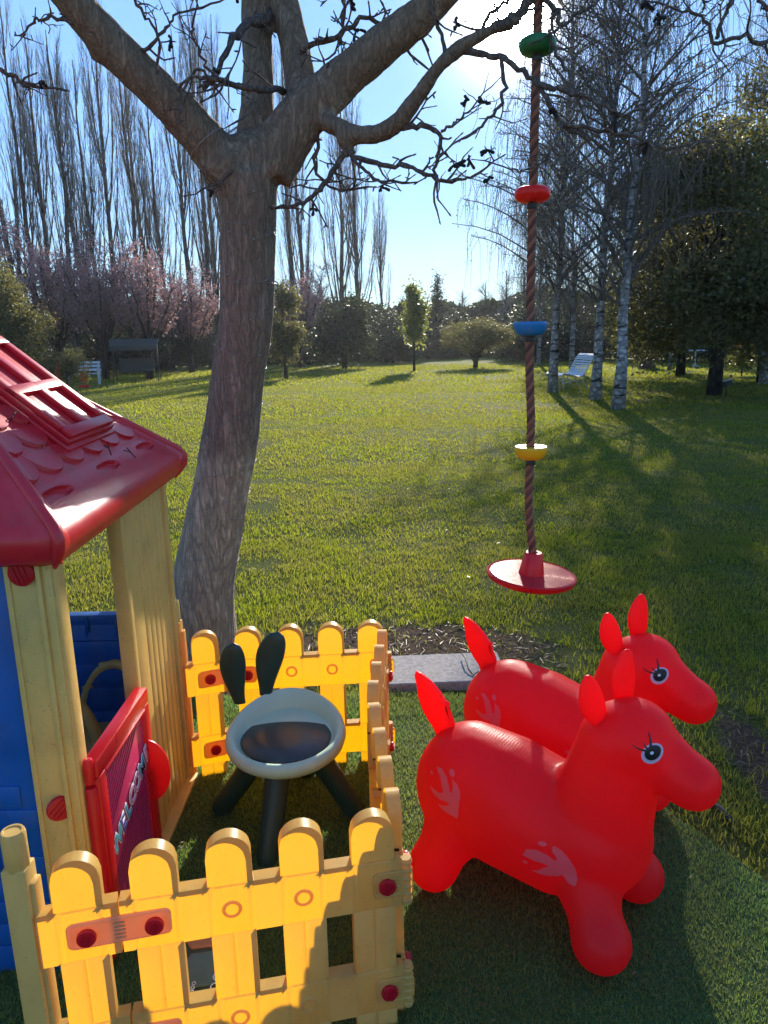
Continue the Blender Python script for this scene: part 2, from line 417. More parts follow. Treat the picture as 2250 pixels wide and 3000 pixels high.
GX = []; GY = []; GH = []; GW = []
for (ya, yb, dens, h, w) in ((1.2, 3.2, 8500, .033, .0032), (3.2, 5.5, 7200, .029, .0036), (5.5, 9, 2800, .027, .0058), (9, 15, 850, .034, .011), (15, 26, 270, .04, .022), (26, 44, 70, .06, .045)):
    x0, x1 = -.60 * yb - .4, .60 * yb + .6
    n = int((x1 - x0) * (yb - ya) * dens); X = rg.uniform(x0, x1, n); Y = rg.uniform(ya, yb, n)
    # clumps
    cl = vnoise(X, Y, .11 * max(1, ya / 4), 3) * .6 + vnoise(X, Y, .45 * max(1, ya / 4), 4) * .6
    keep = (np.abs(X) < .60 * Y + .5) & (rg.random(n) < np.clip(cl * 1.5 - .12, .12, 1)) & ~inpoly(X, Y, TURF)
    sm = soilmask(X, Y); keep &= (sm > 1.12) | (rg.random(n) < .07)
    keep &= ~((X > -.03) & (X < .54) & (Y > 2.95) & (Y < 3.28))
    X, Y, cl = X[keep], Y[keep], cl[keep]
    hh = h * rg.uniform(.45, 1.25, len(X)) * (.45 + cl)
    GX.append(X); GY.append(Y); GH.append(hh); GW.append(np.full(len(X), w) * rg.uniform(.7, 1.3, len(X)))
blades('lawn_grass', np.concatenate(GX), np.concatenate(GY), np.concatenate(GH), np.concatenate(GW), M['grass'], 'short green lawn grass growing over the open garden', .8)
n = 190000; X = rg.uniform(-1.3, 1.32, n); Y = rg.uniform(.95, 2.95, n); k = inpoly(X, Y, TURF) & (np.abs(X) < .62 * Y + .28); X, Y = X[k], Y[k]
H = .015 * rg.uniform(.6, 1.25, len(X))
H = np.where(Y > 2.72, H * 1.5, H)
blades('turf_pile', X, Y, H, np.full(len(X), .0019), M['turf'], 'short bright green pile of the artificial turf', .8, .009)
# dry stems and straw on the soil
n = 1300; X = np.concatenate([rg.uniform(-.75, .85, n), rg.uniform(1.0, 1.75, n // 2)]); Y = np.concatenate([rg.uniform(3.0, 3.8, n), rg.uniform(1.5, 2.9, n // 2)])
k = (soilmask(X, Y) < 1.2) & ~inpoly(X, Y, TURF) & ~((X > -.05) & (X < .55) & (Y > 2.93) & (Y < 3.3)); X, Y = X[k], Y[k]; n = len(X)
a = rg.uniform(0, 2 * np.pi, n); L = rg.uniform(.015, .07, n); Z = rg.uniform(.001, .012, n); wx = .0012
V = np.empty((n, 4, 3)); ca, sa = np.cos(a), np.sin(a)
for j, (s_, w_) in enumerate(((-.5, -1), (.5, -1), (.5, 1), (-.5, 1))):
    V[:, j] = np.stack([X + ca * L * s_ - sa * wx * w_, Y + sa * L * s_ + ca * wx * w_, Z + rg.uniform(0, .008, n)], 1)
tag(np_mesh('dry_straw', V.reshape(-1, 3), np.arange(n * 4).reshape(-1, 4), M['straw']), 'dry straw and dead stems scattered on the bare soil', 'straw', kind='stuff')
mb = MB(); p0 = gnd(1528, 1738); mb.tube([p0 + Vector((0, 0, .012)), p0 + Vector((.018, -.05, .02)), p0 + Vector((.03, -.11, .012))], [.009, .010, .007], 8)
tag(mb.build('wood_stick', M['canvas']), 'short weathered stick lying on soil by the turf edge', 'stick')
mb = MB(); p0 = Vector((.36, 3.02, .042))
mb.tube([p0 + Vector((-.01, .2, .02)), p0 + Vector((0, .12, .03)), p0 + Vector((.004, .04, .012)), p0 + Vector((.02, .0, .004)), p0 + Vector((.045, .02, .012))], .0035, 6)
tag(mb.build('black_hose', M['dark']), 'thin black hose curled on the paving slab', 'hose')

g = np.random.default_rng(21)
n = 340; Y = 1.15 + 9 * g.random(n) ** 1.6; X = g.uniform(-.55, .60, n) * Y + .15; k = ~((X < .05) & (Y < 2.5)); X, Y = X[k], Y[k]; n = len(X)
Z = np.where(inpoly(X, Y, TURF), .024, .028) + g.uniform(0, .008, n)
a = g.normal(size=(n, 3)) * [1, 1, .25]; a /= np.linalg.norm(a, axis=1)[:, None]; b = np.cross(a, g.normal(size=(n, 3)) * [.3, .3, 1]); b /= np.linalg.norm(b, axis=1)[:, None]
sz_ = np.where(inpoly(X, Y, TURF), .007, .014)[:, None] * g.uniform(.5, 1.5, n)[:, None]; P = np.stack([X, Y, Z], 1)
V = np.stack([P - a * sz_, P + b * sz_ * .4, P + a * sz_, P - b * sz_ * .4], 1)
tag(np_mesh('leaf_litter', V.reshape(-1, 3), np.arange(n * 4).reshape(-1, 4), M['deadleaf']), 'small dry leaf scraps scattered on the grass and turf', 'leaf litter', kind='stuff')

# ============================================================ PICKET FENCE
PT, RU1, RU0, RL1, RL0 = .545, .437, .319, .166, .052
PWH = .045
def fence_panel(parent, A, B, centers, depth=.030, name='fence_panel', boss=None):
    """A,B ground ends (x,y). Local s along A->B, t = out of face toward the +normal; pickets at distances `centers`."""
    A = Vector((*A, 0)); B = Vector((*B, 0)); L = (B - A).length; d = (B - A) / L; nrm = Vector((d.y, -d.x, 0))   # face normal (front)
    mb = MB()
    ZL = [0.0, .012, RL0 - .004, RL0, RL0 + .004, RL1 - .006, RL1 - .003, RL1, RL1 + .004, RU0 - .004, RU0, RU0 + .004, RU1 - .006, RU1 - .003, RU1]
    def gro(x, z, c, rail):
        g = 0.0
        if c is not None:
            if (z < RU0 - .001 and z > RL1 + .001) or z < RL0 - .001:
                g = max(g, .0030 * (abs(x - c) < .0005))
            if RU0 - .001 <= z <= RU1 + .001 or RL0 - .001 <= z <= RL1 + .001:
                g = max(g, .0026 * (abs(abs(x - c) - (PWH - .004)) < .0005))
            for zz in (RL0, RU0, RU1 - .003, RL1 - .003):
                g = max(g, .0028 * (abs(z - zz) < .0006))
        return g
    def P(x, z, off): return A + d * x - nrm * off + Vector((0, 0, z))
    def patch(xs, zs, c, zf=None):
        vs = []; nx = len(xs)
        for z in zs:
            for x in xs:
                zz = zf(x, z) if zf else z
                vs.append(P(x, zz, gro(x, z if not zf else 9, c, 0)))
        gv = [gro(x, z if not zf else 9, c, 0) for z in zs for x in xs]
        for j in range(len(zs) - 1):
            for i in range(nx - 1):
                q = (j * nx + i, j * nx + i + 1, (j + 1) * nx + i + 1, (j + 1) * nx + i)
                FS.append((tuple(k + len(mb.v) for k in q), 1 if sum(gv[k] > 0 for k in q) >= 2 else 0))
        mb.v.extend([tuple(v) for v in vs])
        for q, m_ in FS: mb.f.append(q); mb.m.append(m_)
        FS.clear()
    FS = []
    for c in centers:
        arc = [PWH * math.sin(q) for q in (-1.25, -1.0, -.75, -.5, -.25, .25, .5, .75, 1.0, 1.25)]
        xs = sorted([c - PWH, c - PWH + .004, c - PWH + .008, c - .003, c, c + .003, c + PWH - .008, c + PWH - .004, c + PWH] + [])
        xs = sorted(set(round(x, 6) for x in xs + [c + q for q in arc if min(abs(c + q - x) for x in xs) > .003]))
        patch(xs, ZL, c)
        r = PWH
        top = lambda x: PT - r + math.sqrt(max(0, r * r - (x - c) ** 2))
        def zf(x, t): return RU1 + (top(x) - RU1) * t
        patch(xs, [0, .05, .3, .6, .9, .97, 1.0], c, zf)
    edges = [0.0] + [v for c in centers for v in (c - PWH, c + PWH)] + [L]
    for i in range(0, len(edges), 2):
        a, b = edges[i], edges[i + 1]
        if b - a < .006: continue
        for z0, z1 in ((RL0, RL1), (RU0, RU1)):
            zs = [z for z in ZL if z0 - 1e-6 <= z <= z1 + 1e-6]
            xs = [a, a + .003, (a + b) / 2, b - .003, b]
            patch(xs, zs, None)
    me = mb.mesh('fence', True, True)
    bm = bmesh.new(); bm.from_mesh(me)
    bm.normal_update()
    be = [e for e in bm.edges if e.is_boundary]
    r = bmesh.ops.extrude_edge_only(bm, edges=be)
    nv = [g for g in r['geom'] if isinstance(g, bmesh.types.BMVert)]
    # rounded rim: first ring slides 3 mm back, then the wall
    for v in nv: v.co -= nrm * .004
    for f in bm.faces:
        f.tag = True
    be2 = [g for g in r['geom'] if isinstance(g, bmesh.types.BMEdge) and g.is_boundary]
    r2 = bmesh.ops.extrude_edge_only(bm, edges=be2)
    for v in [g for g in r2['geom'] if isinstance(g, bmesh.types.BMVert)]: v.co -= nrm * (depth - .004)
    for f in [g for g in r2['geom'] + r['geom'] if isinstance(g, bmesh.types.BMFace)]: f.material_index = 2
    be3 = [g for g in r2['geom'] if isinstance(g, bmesh.types.BMEdge) and g.is_boundary]
    # inward lip at the back so the shell has a real edge thickness
    bmesh.ops.recalc_face_normals(bm, faces=bm.faces)
    # round bosses pressed on the upper rail
    for c in (centers if boss is None else [centers[i] for i in boss]):
        for zc in ((RU0 + RU1) / 2, (RL0 + RL1) / 2):
            n = 24; rings = []
            for rr, off in ((.0205, -.0004), (.0180, -.0032), (.0150, -.0034), (.0130, -.0010)):
                rings.append([bm.verts.new(P(c + rr * math.cos(2 * math.pi * j / n), zc + rr * math.sin(2 * math.pi * j / n), off)) for j in range(n)])
            for q in range(3):
                for j in range(n): bm.faces.new((rings[q][j], rings[q][(j + 1) % n], rings[q + 1][(j + 1) % n], rings[q + 1][j])).material_index = 1
    bm.to_mesh(me); bm.free(); me.polygons.foreach_set('use_smooth', [True] * len(me.polygons)); me.set_sharp_from_angle(angle=R(38))
    o = link(name, me, [M['yellow'], M['rib'], M['rim']], parent)
    return A, d, nrm

def knob(parent, p, nrm, r=.0185):
    """round red snap knob with a raised grip bar"""
    mb = MB(); rot = Vector((0, 0, 1)).rotation_difference(nrm).to_matrix()
    mb.lathe([(r * .9, -.002), (r, .001), (r, .006), (r * .93, .0085), (r * .4, .010), (.0001, .0104)], 28, p, rot)
    bar = rot @ Matrix.Rotation(random.uniform(-.3, .3), 3, 'Z')
    for k in (-1, 0, 1):
        mb.box(Vector(p) + rot @ Vector((0, 0, .011)) + bar @ Vector((k * r * .38, 0, 0)), (r * .16, r * 1.35, .003), bar)
    return mb.build('knob', M['knob'], parent, angle=40)

def clip(parent, p, d, nrm, w=.115, h=.052, off=.004, mat='orange'):
    """rounded connector strap with ribs"""
    mb = MB(); n = 8; r = .012; pts = []
    for cx, cz, a0 in ((w / 2 - r, h / 2 - r, 0), (-w / 2 + r, h / 2 - r, 90), (-w / 2 + r, -h / 2 + r, 180), (w / 2 - r, -h / 2 + r, 270)):
        for i in range(n + 1):
            a = R(a0 + 90 * i / n); pts.append((cx + r * math.cos(a), cz + r * math.sin(a)))
    N = len(pts); Pp = Vector(p); rows = []
    for sc, o_ in ((1, -.004), (1, off), (.965, off + .0015), (.93, off + .0015), (.91, off)):
        rows.append([Pp + d * (x * sc) + Vector((0, 0, z * (sc if sc == 1 else sc - .02))) + nrm * o_ for x, z in pts])
    vs = [v for r_ in rows for v in r_]
    fs = [(k * N + i, k * N + (i + 1) % N, (k + 1) * N + (i + 1) % N, (k + 1) * N + i) for k in range(4) for i in range(N)]
    fs.append(tuple(4 * N + i for i in range(N)))
    mb.add(vs, fs)
    rot = Matrix((d, Vector((0, 0, 1)), nrm)).transposed()
    for k in range(5):
        mb.box(Pp + nrm * (off + .001) + Vector((0, 0, (k - 2) * .0085)), (.020, .003, .003), rot)
    return mb.build('clip', M[mat], parent, angle=40)

fence = thing('picket_fence', 'yellow plastic toy picket fence with rounded pickets and red knobs', 'fence', (0, 0, 0))
W2 = lambda p: Vector((p[0], p[1], 0))
def seg(A, B, centers_pts, **kw):
    A_ = W2(A); B_ = W2(B); d = (B_ - A_).normalized()
    cs = [(W2(c) - A_).dot(d) for c in centers_pts] if centers_pts and isinstance(centers_pts[0], tuple) else centers_pts
    return fence_panel(fence, A, B, cs, **kw)
# front run (nearest the camera)
fA = seg((-.685, 1.203), (-.5405, 1.240), [(-.608, 1.221)], boss=[])
fB = seg((-.537, 1.241), (.022, 1.350), [(-.469, 1.255), (-.326, 1.283), (-.183, 1.311), (-.038, 1.339)], boss=[1, 2])
# side run
sA = seg((.026, 1.372), (-.030, 1.885), [.056, .185, .318, .452], boss=[1, 2])
sB = seg((-.031, 1.890), (.004, 2.400), [.064, .192, .320, .448], boss=[1, 2])
# back run: faces the camera too
bA = seg((-.688, 2.325), (-.553, 2.368), [(-.618, 2.348)], boss=[])
bB = seg((-.548, 2.370), (-.004, 2.415), [(-.478, 2.376), (-.334, 2.388), (-.193, 2.400), (-.055, 2.410)], boss=[1, 2])
def along(S, s, z, off=0): return S[0] + S[1] * s + Vector((0, 0, z)) + S[2] * off
for S1, S2, L1 in ((fA, fB, .149), (bA, bB, .1417)):
    for z in ((RU0 + RU1) / 2, (RL0 + RL1) / 2):
        p = (along(S1, L1, z) + along(S2, 0, z)) / 2; d = (S1[1] + S2[1]).normalized(); nn = (S1[2] + S2[2]).normalized()
        clip(fence, p + nn * .002, d, nn, .196, .058)
        knob(fence, along(S1, L1 - .060, z, .008), S1[2]); knob(fence, along(S2, .064, z, .008), S2[2])
mb_c = None
for S, s0, sg in ((fB, .528, 1), (bB, .510, 1)):
    for z in ((RU0 + RU1) / 2, (RL0 + RL1) / 2):
        clip(fence, along(S, s0 + .022, z, .001), S[1], S[2], .085, .062, .003, 'yellow')
        knob(fence, along(S, s0 + .008, z, .006), S[2])
for S, s0 in ((sA, .05), (sA, .46), (sB, .05), (sB, .45)):
    for z in ((RU0 + RU1) / 2, (RL0 + RL1) / 2):
        clip(fence, along(S, s0, z, .001), S[1], S[2], .09, .055, .003, 'yellow'); knob(fence, along(S, s0, z, .008), S[2], .017)
# corner hinge columns
for (x, y) in ((.030, 1.358), (.004, 2.412), (-.034, 1.887)):
    for z0, z1 in ((RL0 + .004, RL1 - .004), (RU0 + .004, RU1 - .004)):
        mb = MB(); mb.tube([(x, y, z0), (x, y, z1)], .012, 16)
        for k in range(6):
            z = z0 + (z1 - z0) * (k + .5) / 6; mb.lathe([(.0125, -.003), (.0145, 0), (.0125, .003)], 16, (x, y, z))
        mb.build('hinge', M['yellow'], fence, angle=40)
# end posts against the house
for (x, y, h) in ((-.712, 1.222, .615), (-.716, 2.345, .665)):
    mb = MB(); w = .021
    mb.box((x, y, (h - .075) / 2), (.046, .044, h - .075)); mb.box((x + .026, y + .004, (h - .11) / 2), (.012, .030, h - .11))
    for k in range(7 if y > 2 else 0): mb.box((x - .001, y, .06 + k * .07), (.050, .048, .006))
    mb.build('post', M['yellow' if y > 2 else 'cream'], fence, bevel=.003, angle=40)
    mb = MB(); mb.lathe([(.020, h - .082), (.0225, h - .078), (.0225, h - .007), (.020, h), (.016, h), (.0155, h - .002), (.0001, h - .002)], 24, (x, y, 0))
    mb.build('post_cap', M['cream'], fence, angle=40)

# ============================================================ PLAYHOUSE
HX, HN, HF, HB = -.710, 1.50, 2.335, -1.69      # door wall x, near wall y, far wall y, back x
WH = 1.10
house = thing('playhouse', 'plastic toy playhouse with blue walls, yellow corner panels and a glossy red tiled roof', 'playhouse', ((HX + HB) / 2, (HN + HF) / 2, 0))
hm = house.location.copy()
def hb(mb, name, mats, bevel=.004, **kw):
    o = mb.build(name, mats, house, bevel=bevel, angle=40, **kw)
    o.data.transform(Matrix.Translation(-Vector(hm))); return o
def ribbed_panel(mb, p0, p1, z0, z1, nrm, th=.03, grooves=(), gd=.006, gw=.004):
    """vertical board panel with grooves at fractions; p0->p1 along wall, nrm outward"""
    p0 = W2(p0); p1 = W2(p1); L = (p1 - p0).length; d = (p1 - p0) / L; nrm = Vector(nrm)
    xs = [0.0]
    for g in grooves: xs += [g * L - gw, g * L - gw * .4, g * L + gw * .4, g * L + gw]
    xs.append(L); offs = [0.0]
    for g in grooves: offs += [0, -gd, -gd, 0]
    offs.append(0.0)
    vs = []
    for x, o_ in zip(xs, offs):
        for z in (z0, z1): vs.append(p0 + d * x + nrm * o_ + Vector((0, 0, z)))
    n = len(xs); fs = [(2 * i, 2 * i + 2, 2 * i + 3, 2 * i + 1) for i in range(n - 1)]
    b = len(vs)
    for x in (0, L):
        for z in (z0, z1): vs.append(p0 + d * x - nrm * th + Vector((0, 0, z)))
    fs += [(b, b + 1, b + 3, b + 2), (0, 1, b + 1, b), (2 * n - 2, b + 2, b + 3, 2 * n - 1)]
    fs += [tuple([2 * i + 1 for i in range(n)] + [b + 3, b + 1]), tuple(reversed([2 * i for i in range(n)] + [b + 2, b]))]
    mb.add(vs, fs)
# near corner column, facing the camera, with raised jamb strips
mb = MB()
ribbed_panel(mb, (-.798, HN), (HX, HN), .0, WH, (0, -1, 0), .034, (.72,), .004, .004)
mb.box((-.716, HN + .030, WH / 2), (.024, .046, WH))
mb.box((-.735, HN - .003, WH / 2 - .02), (.010, .010, WH - .05))
mb.box((-.803, HN + .006, WH / 2 - .01), (.012, .018, WH - .04))
hb(mb, 'corner_panel', M['cream'], .003)
# far yellow panel with grooves, door side
mb = MB()
ribbed_panel(mb, (HX, 1.945), (HX, 2.318), .02, 1.13, (1, 0, 0), .03, (.30, .42, .54, .66, .78, .90), .006, .005)
mb.box((HX - .012, 1.930, .565), (.040, .028, 1.12)); mb.box((HX - .002, 2.322, .565), (.026, .026, 1.12))
mb.box((HX + .012, 2.13, .012), (.040, .42, .022))
hb(mb, 'corner_panel', M['cream'], .0025)
# lintel above the doorway under the eave
mb = MB(); mb.box((HX - .018, 1.73, 1.115), (.030, .44, .05)); hb(mb, 'lintel', M['cream'])
# blue walls
def blue_wall(p0, p1, z0, z1, nrm, win=None, name='wall'):
    mb = MB(); P0 = W2(p0); P1 = W2(p1); L = (P1 - P0).length; d = (P1 - P0) / L; nrm = Vector(nrm)
    rot = Matrix((d, nrm, Vector((0, 0, 1)))).transposed()
    def bx(a, b, za, zb, th=.024, off=0): mb.box(P0 + d * ((a + b) / 2) + Vector((0, 0, (za + zb) / 2)) - nrm * (.014 - off), (b - a, th, zb - za), rot)
    wa, wb, wz0, wz1 = win if win else (0, 0, z1, z1)
    if win:
        bx(0, wa, z0, z1); bx(wb, L, z0, z1); bx(wa, wb, z0, wz0)
        if wz1 < z1: bx(wa, wb, wz1, z1)
        bx(wa - .012, wb + .012, wz0 - .03, wz0 + .004, .04, .004)
        for k in range(9): bx(wa + (wb - wa) * k / 8 - .004, wa + (wb - wa) * k / 8 + .004, wz0 - .075, wz0 - .03, .034, .002)
    else: bx(0, L, z0, z1)
    # brick relief
    rows = int((min(wz0, .62) - z0 - .08) / .062)
    for r_ in range(rows):
        za = z0 + .03 + r_ * .062; x = (.0 if r_ % 2 else .07)
        while x < L - .02:
            b = min(x + .135, L - .01)
            if b - x > .03:
                bx(max(x, .01), b, za, za + .056, .030, .002)
            x += .141
    return mb
hb(blue_wall((HB, HN + .012), (-.806, HN + .012), 0, 1.07, (0, -1, 0), (.16, .66, .62, .95)), 'wall', M['blue'], .003)
hb(blue_wall((HX - .03, HF), (HB, HF), 0, 1.07, (0, 1, 0), (.06, .86, .628, 1.07)), 'wall', M['blue'], .003)
hb(blue_wall((HB, HF - .03), (HB, HN + .03), 0, 1.07, (-1, 0, 0), (.2, .6, .55, .92)), 'wall', M['blue'], .003)
# inside face of the far wall is panelled too
mb = MB()
for k in range(6): mb.box((-1.2, HF - .031, .08 + k * .085), (.90, .008, .075))
for k in range(9): mb.box((-.80 - k * .095, HF - .031, .600), (.008, .010, .055))
hb(mb, 'wall_panel', M['blue'], .003)
mb = MB(); mb.box(((HX + HB) / 2, (HN + HF) / 2, .018), (abs(HX - HB) - .06, HF - HN - .06, .022)); hb(mb, 'floor', M['pink'])
def hknob(p, n, r):
    o = knob(house, p, Vector(n), r); o.data.transform(Matrix.Translation(-Vector(hm)))
hknob((-.768, HN - .004, 1.035), (0, -1, 0), .028)
hknob((-.756, HN - .002, .472), (.55, -.8, 0), .030)
hknob((-.90, HN - .003, 1.03), (0, -1, 0), .030)

# ---- half door with slats, sticker lettering and a fin handle
dz0, dz1, dy0, dy1 = .05, .568, 1.528, 1.905
DX = HX + .020
mb = MB()
def dbox(c, d): mb.box(c, d)
mb.box((DX, (dy0 + dy1) / 2, dz1 - .022), (.036, dy1 - dy0, .044)); mb.box((DX, (dy0 + dy1) / 2, dz0 + .022), (.036, dy1 - dy0, .044))
mb.box((DX, dy0 + .022, (dz0 + dz1) / 2), (.036, .044, dz1 - dz0 - .088)); mb.box((DX, dy1 - .022, (dz0 + dz1) / 2), (.036, .044, dz1 - dz0 - .088))
mb.box((DX + .002, (dy0 + dy1) / 2, dz1 - .048), (.040, dy1 - dy0 - .08, .008))
mb.tube([(DX, dy0 - .008, dz0 - .01), (DX, dy0 - .008, dz1 - .06)], .013, 16); mb.tube([(DX, dy0 - .008, dz1 - .052), (DX, dy0 - .008, dz1 + .012)], .011, 16)
door = hb(mb, 'door', M['red'], .005)
def sub(mbx, name, mats, par, **kw):
    o = mbx.build(name, mats, par, **kw); o.data.transform(Matrix.Translation(-Vector(hm))); return o
mb = MB(); mb.box((DX - .002, (dy0 + dy1) / 2, (dz0 + dz1) / 2), (.022, dy1 - dy0 - .086, dz1 - dz0 - .086))
sub(mb, 'door_panel', M['pink'], door, bevel=.002)
mb = MB(); ya, yb, za, zb = dy0 + .062, dy1 - .062, dz0 + .062, dz1 - .062
# raised diagonal ribs clipped to the inner panel
k = -30
while k < 60:
    z_at = lambda y: za + k * .0165 + (y - ya) * .62
    y0_, y1_ = ya, yb; 
    if z_at(y0_) < za: y0_ = ya + (za - z_at(ya)) / .62
    if z_at(y1_) > zb: y1_ = ya + (zb - z_at(ya)) / .62
    if y1_ - y0_ > .015:
        L_ = math.hypot(y1_ - y0_, z_at(y1_) - z_at(y0_)); c_ = ((y0_ + y1_) / 2, (z_at(y0_) + z_at(y1_)) / 2)
        mid = za + .098 + (c_[0] - ya) * .62
        rows_ = [(y0_, y1_)]
        zc_ = z_at(ya) - za
        if not (.125 < zc_ + .0 < .235):
            mb.box((DX + .0095, c_[0], c_[1]), (.003, L_, .0062), Matrix.Rotation(math.atan(.62), 3, 'X'))
    k += 1
sub(mb, 'slats', M['stripe'], door, smooth=False)
# WELCOME letters
def text_mesh(txt, size, ext, offset=0.0):
    cu = bpy.data.curves.new('t', 'FONT'); cu.body = txt; cu.size = size; cu.extrude = ext; cu.offset = offset; cu.resolution_u = 3
    cu.align_x = 'CENTER'; cu.align_y = 'CENTER'
    o = bpy.data.objects.new('t', cu); COL.objects.link(o); bpy.context.view_layer.update()
    me = bpy.data.meshes.new_from_object(o.evaluated_get(bpy.context.evaluated_depsgraph_get()))
    bpy.data.objects.remove(o); return me
rotD = Matrix(((0, 0, 1), (1, 0, 0), (0, 1, 0)))       # text x -> +Y, text y -> +Z, normal -> +X
base_rot = rotD @ Matrix.Rotation(math.atan(.62) * .55, 3, 'Z')
cols = ['teal', 'violet', 'teal', 'palepink', 'palepink', 'teal', 'palepink']
yy = dy0 + .050
for ch, cn in zip('WELCOME', cols):
    w = .050 if ch in 'WM' else .034
    tt = (yy + w / 2 - dy0)
    pos = Vector((DX + .0125, yy + w / 2, .292 + (tt - .05) * .34)) - Vector(hm)
    for nm, mt, off, ext, dx in (('letter_border', 'white', .0045, .0008, 0), ('letter', cn, .0004, .0014, .0012)):
        me = text_mesh(ch, .066, ext, off)
        me.transform(Matrix.Translation(pos + Vector((dx, 0, 0))) @ base_rot.to_4x4())
        link(nm, me, M[mt], door)
    yy += w + .0055
mb = MB(); vs = []; N = 18
for s_ in (-.004, .004):
    vs.append((DX + .012, 1.868 + s_, .33))
    for i in range(N + 1):
        a = math.pi * i / N - math.pi / 2; vs.append((DX + .010 + .062 * math.cos(a), 1.868 + s_, .33 + .095 * math.sin(a)))
q = N + 2
fs = [(0, i, i + 1) for i in range(1, N + 1)] + [(q, q + i + 1, q + i) for i in range(1, N + 1)] + [(i, q + i, q + i + 1, i + 1) for i in range(1, N + 1)]
mb.add(vs, fs); sub(mb, 'handle', M['red'], door, bevel=.001)

# ---- hipped roof with relief tiles
EX0, EX1, EN, EF = -.662, -1.745, 1.440, 2.388
def roof_face(E0, E1, AP, detail, win=False):
    """E0->E1 eave edge (left to right seen from outside), AP apex. Height field on a triangle grid."""
    E0, E1, AP = Vector(E0), Vector(E1), Vector(AP); L = (E1 - E0).length; d = (E1 - E0) / L
    n = d.cross(AP - E0).normalized(); up = n.cross(d).normalized()
    if n.z < 0: n = -n
    H = (AP - E0).dot(up); ax = (AP - E0).dot(d)
    ns, nt = detail; vs = []; fs = []
    px, py, b = .128, .076, .058
    def height(s, t, u):
        h = 0.0
        if t > .11 and t < H - .03:
            j1 = int((t - .11) / py) + 1
            for j in (j1 + 1, j1):
                base = .11 + j * py; off = (.5 if j % 2 else 0) * px
                sl = ((s + off) / px) % 1.0 - .5; a_ = abs(sl) * 2
                lo = base - b * math.sqrt(max(0, 1 - a_ * a_)) - .012
                if t >= lo:
                    h = .0075 * (1 - (t - lo) / (py + b)); break
        if t < .10:                       # smooth eave roll
            h += .004 * math.sin(math.pi * min(1, t / .10))
        # oval slots
        for so in (.155, .155 + .31, .155 + .62):
            q_ = ((s - so + (t - .07) * .8) / .060) ** 2 + ((t - .07) / .015) ** 2
            if q_ < 1.25: h -= .012 * min(1, max(0, (1.25 - q_) * 3))
        # edges rise toward the hips
        e = min(s - ax * t / H, L - s - (L - ax) * t / H)
        if e < .035: h = .010 * (1 - max(0, e) / .035) ** .5 + h * max(0, e) / .035
        return h
    for j in range(nt + 1):
        t = H * j / nt; l_, r_ = ax * t / H, L - (L - ax) * t / H
        for i in range(ns + 1):
            s = l_ + (r_ - l_) * i / ns
            vs.append(E0 + d * s + up * t + n * height(s, t, i / ns))
    nx = ns + 1
    fs = [(j * nx + i, j * nx + i + 1, (j + 1) * nx + i + 1, (j + 1) * nx + i) for j in range(nt) for i in range(ns)]
    # rolled lip under the eave
    b0 = len(vs); K_ = 7
    for k_ in range(1, K_ + 1):
        a = math.pi / 2 * k_ / K_ * 1.25; rr = .040
        for i in range(nx):
            c0 = E0 + d * (L * i / ns); inw = (i / ns - .5)
            vs.append(c0 - up * (rr * math.sin(a)) * 1.0 - n * (rr * (1 - math.cos(a)) * 1.35) + n * height(L * i / ns, 0, 0))
    for i in range(ns): fs.append((i + 1, i, b0 + i, b0 + i + 1))
    for k_ in range(K_ - 1):
        for i in range(ns): fs.append((b0 + k_ * nx + i + 1, b0 + k_ * nx + i, b0 + (k_ + 1) * nx + i, b0 + (k_ + 1) * nx + i + 1))
    return vs, fs, (E0, d, up, n, L, H, ax)
AP = (-1.2, 1.92, 1.60)
zF, zN = 1.158, 1.138
cF = (EX0, EF, zF); cN = (EX0, EN, zN); cF2 = (EX1, EF, zF); cN2 = (EX1, EN, zN)
mb = MB(); info = None
for a_, b_, det in ((cN, cF, (400, 300)), (cN2, cN, (80, 70)), (cF, cF2, (40, 30)), (cF2, cN2, (30, 24))):
    vs, fs, inf = roof_face(a_, b_, AP, det); mb.add(vs, fs)
    if info is None: info = inf
roof = hb(mb, 'roof', M['roofred'], 0)
sm = roof.modifiers.new('s', 'SOLIDIFY'); sm.thickness = .004; sm.offset = -1; bake_mods(roof)
# hip beads
mb = MB()
for c_ in (cN, cF, cN2, cF2):
    a_ = Vector(c_) + Vector((0, 0, .006)); b_ = Vector(AP)
    pts = [a_ + (b_ - a_) * t for t in (0, .2, .4, .6, .8, 1)]
    dn = (a_ - b_); o_ = Vector((math.copysign(1, dn.x), math.copysign(1, dn.y), 0)); c0_ = Vector(c_)
    pts = [c0_ - o_ * .017 + Vector((0, 0, -.080)), c0_ - o_ * .004 + Vector((0, 0, -.060)), c0_ + o_ * .008 + Vector((0, 0, -.038)), c0_ + o_ * .010 + Vector((0, 0, -.014))] + pts
    mb.tube(pts, [.005, .010, .013, .014, .014, .014, .013, .013, .012, .012], 12)
hb_o = sub(mb, 'hip_ridge', M['roofred'], roof, angle=50)
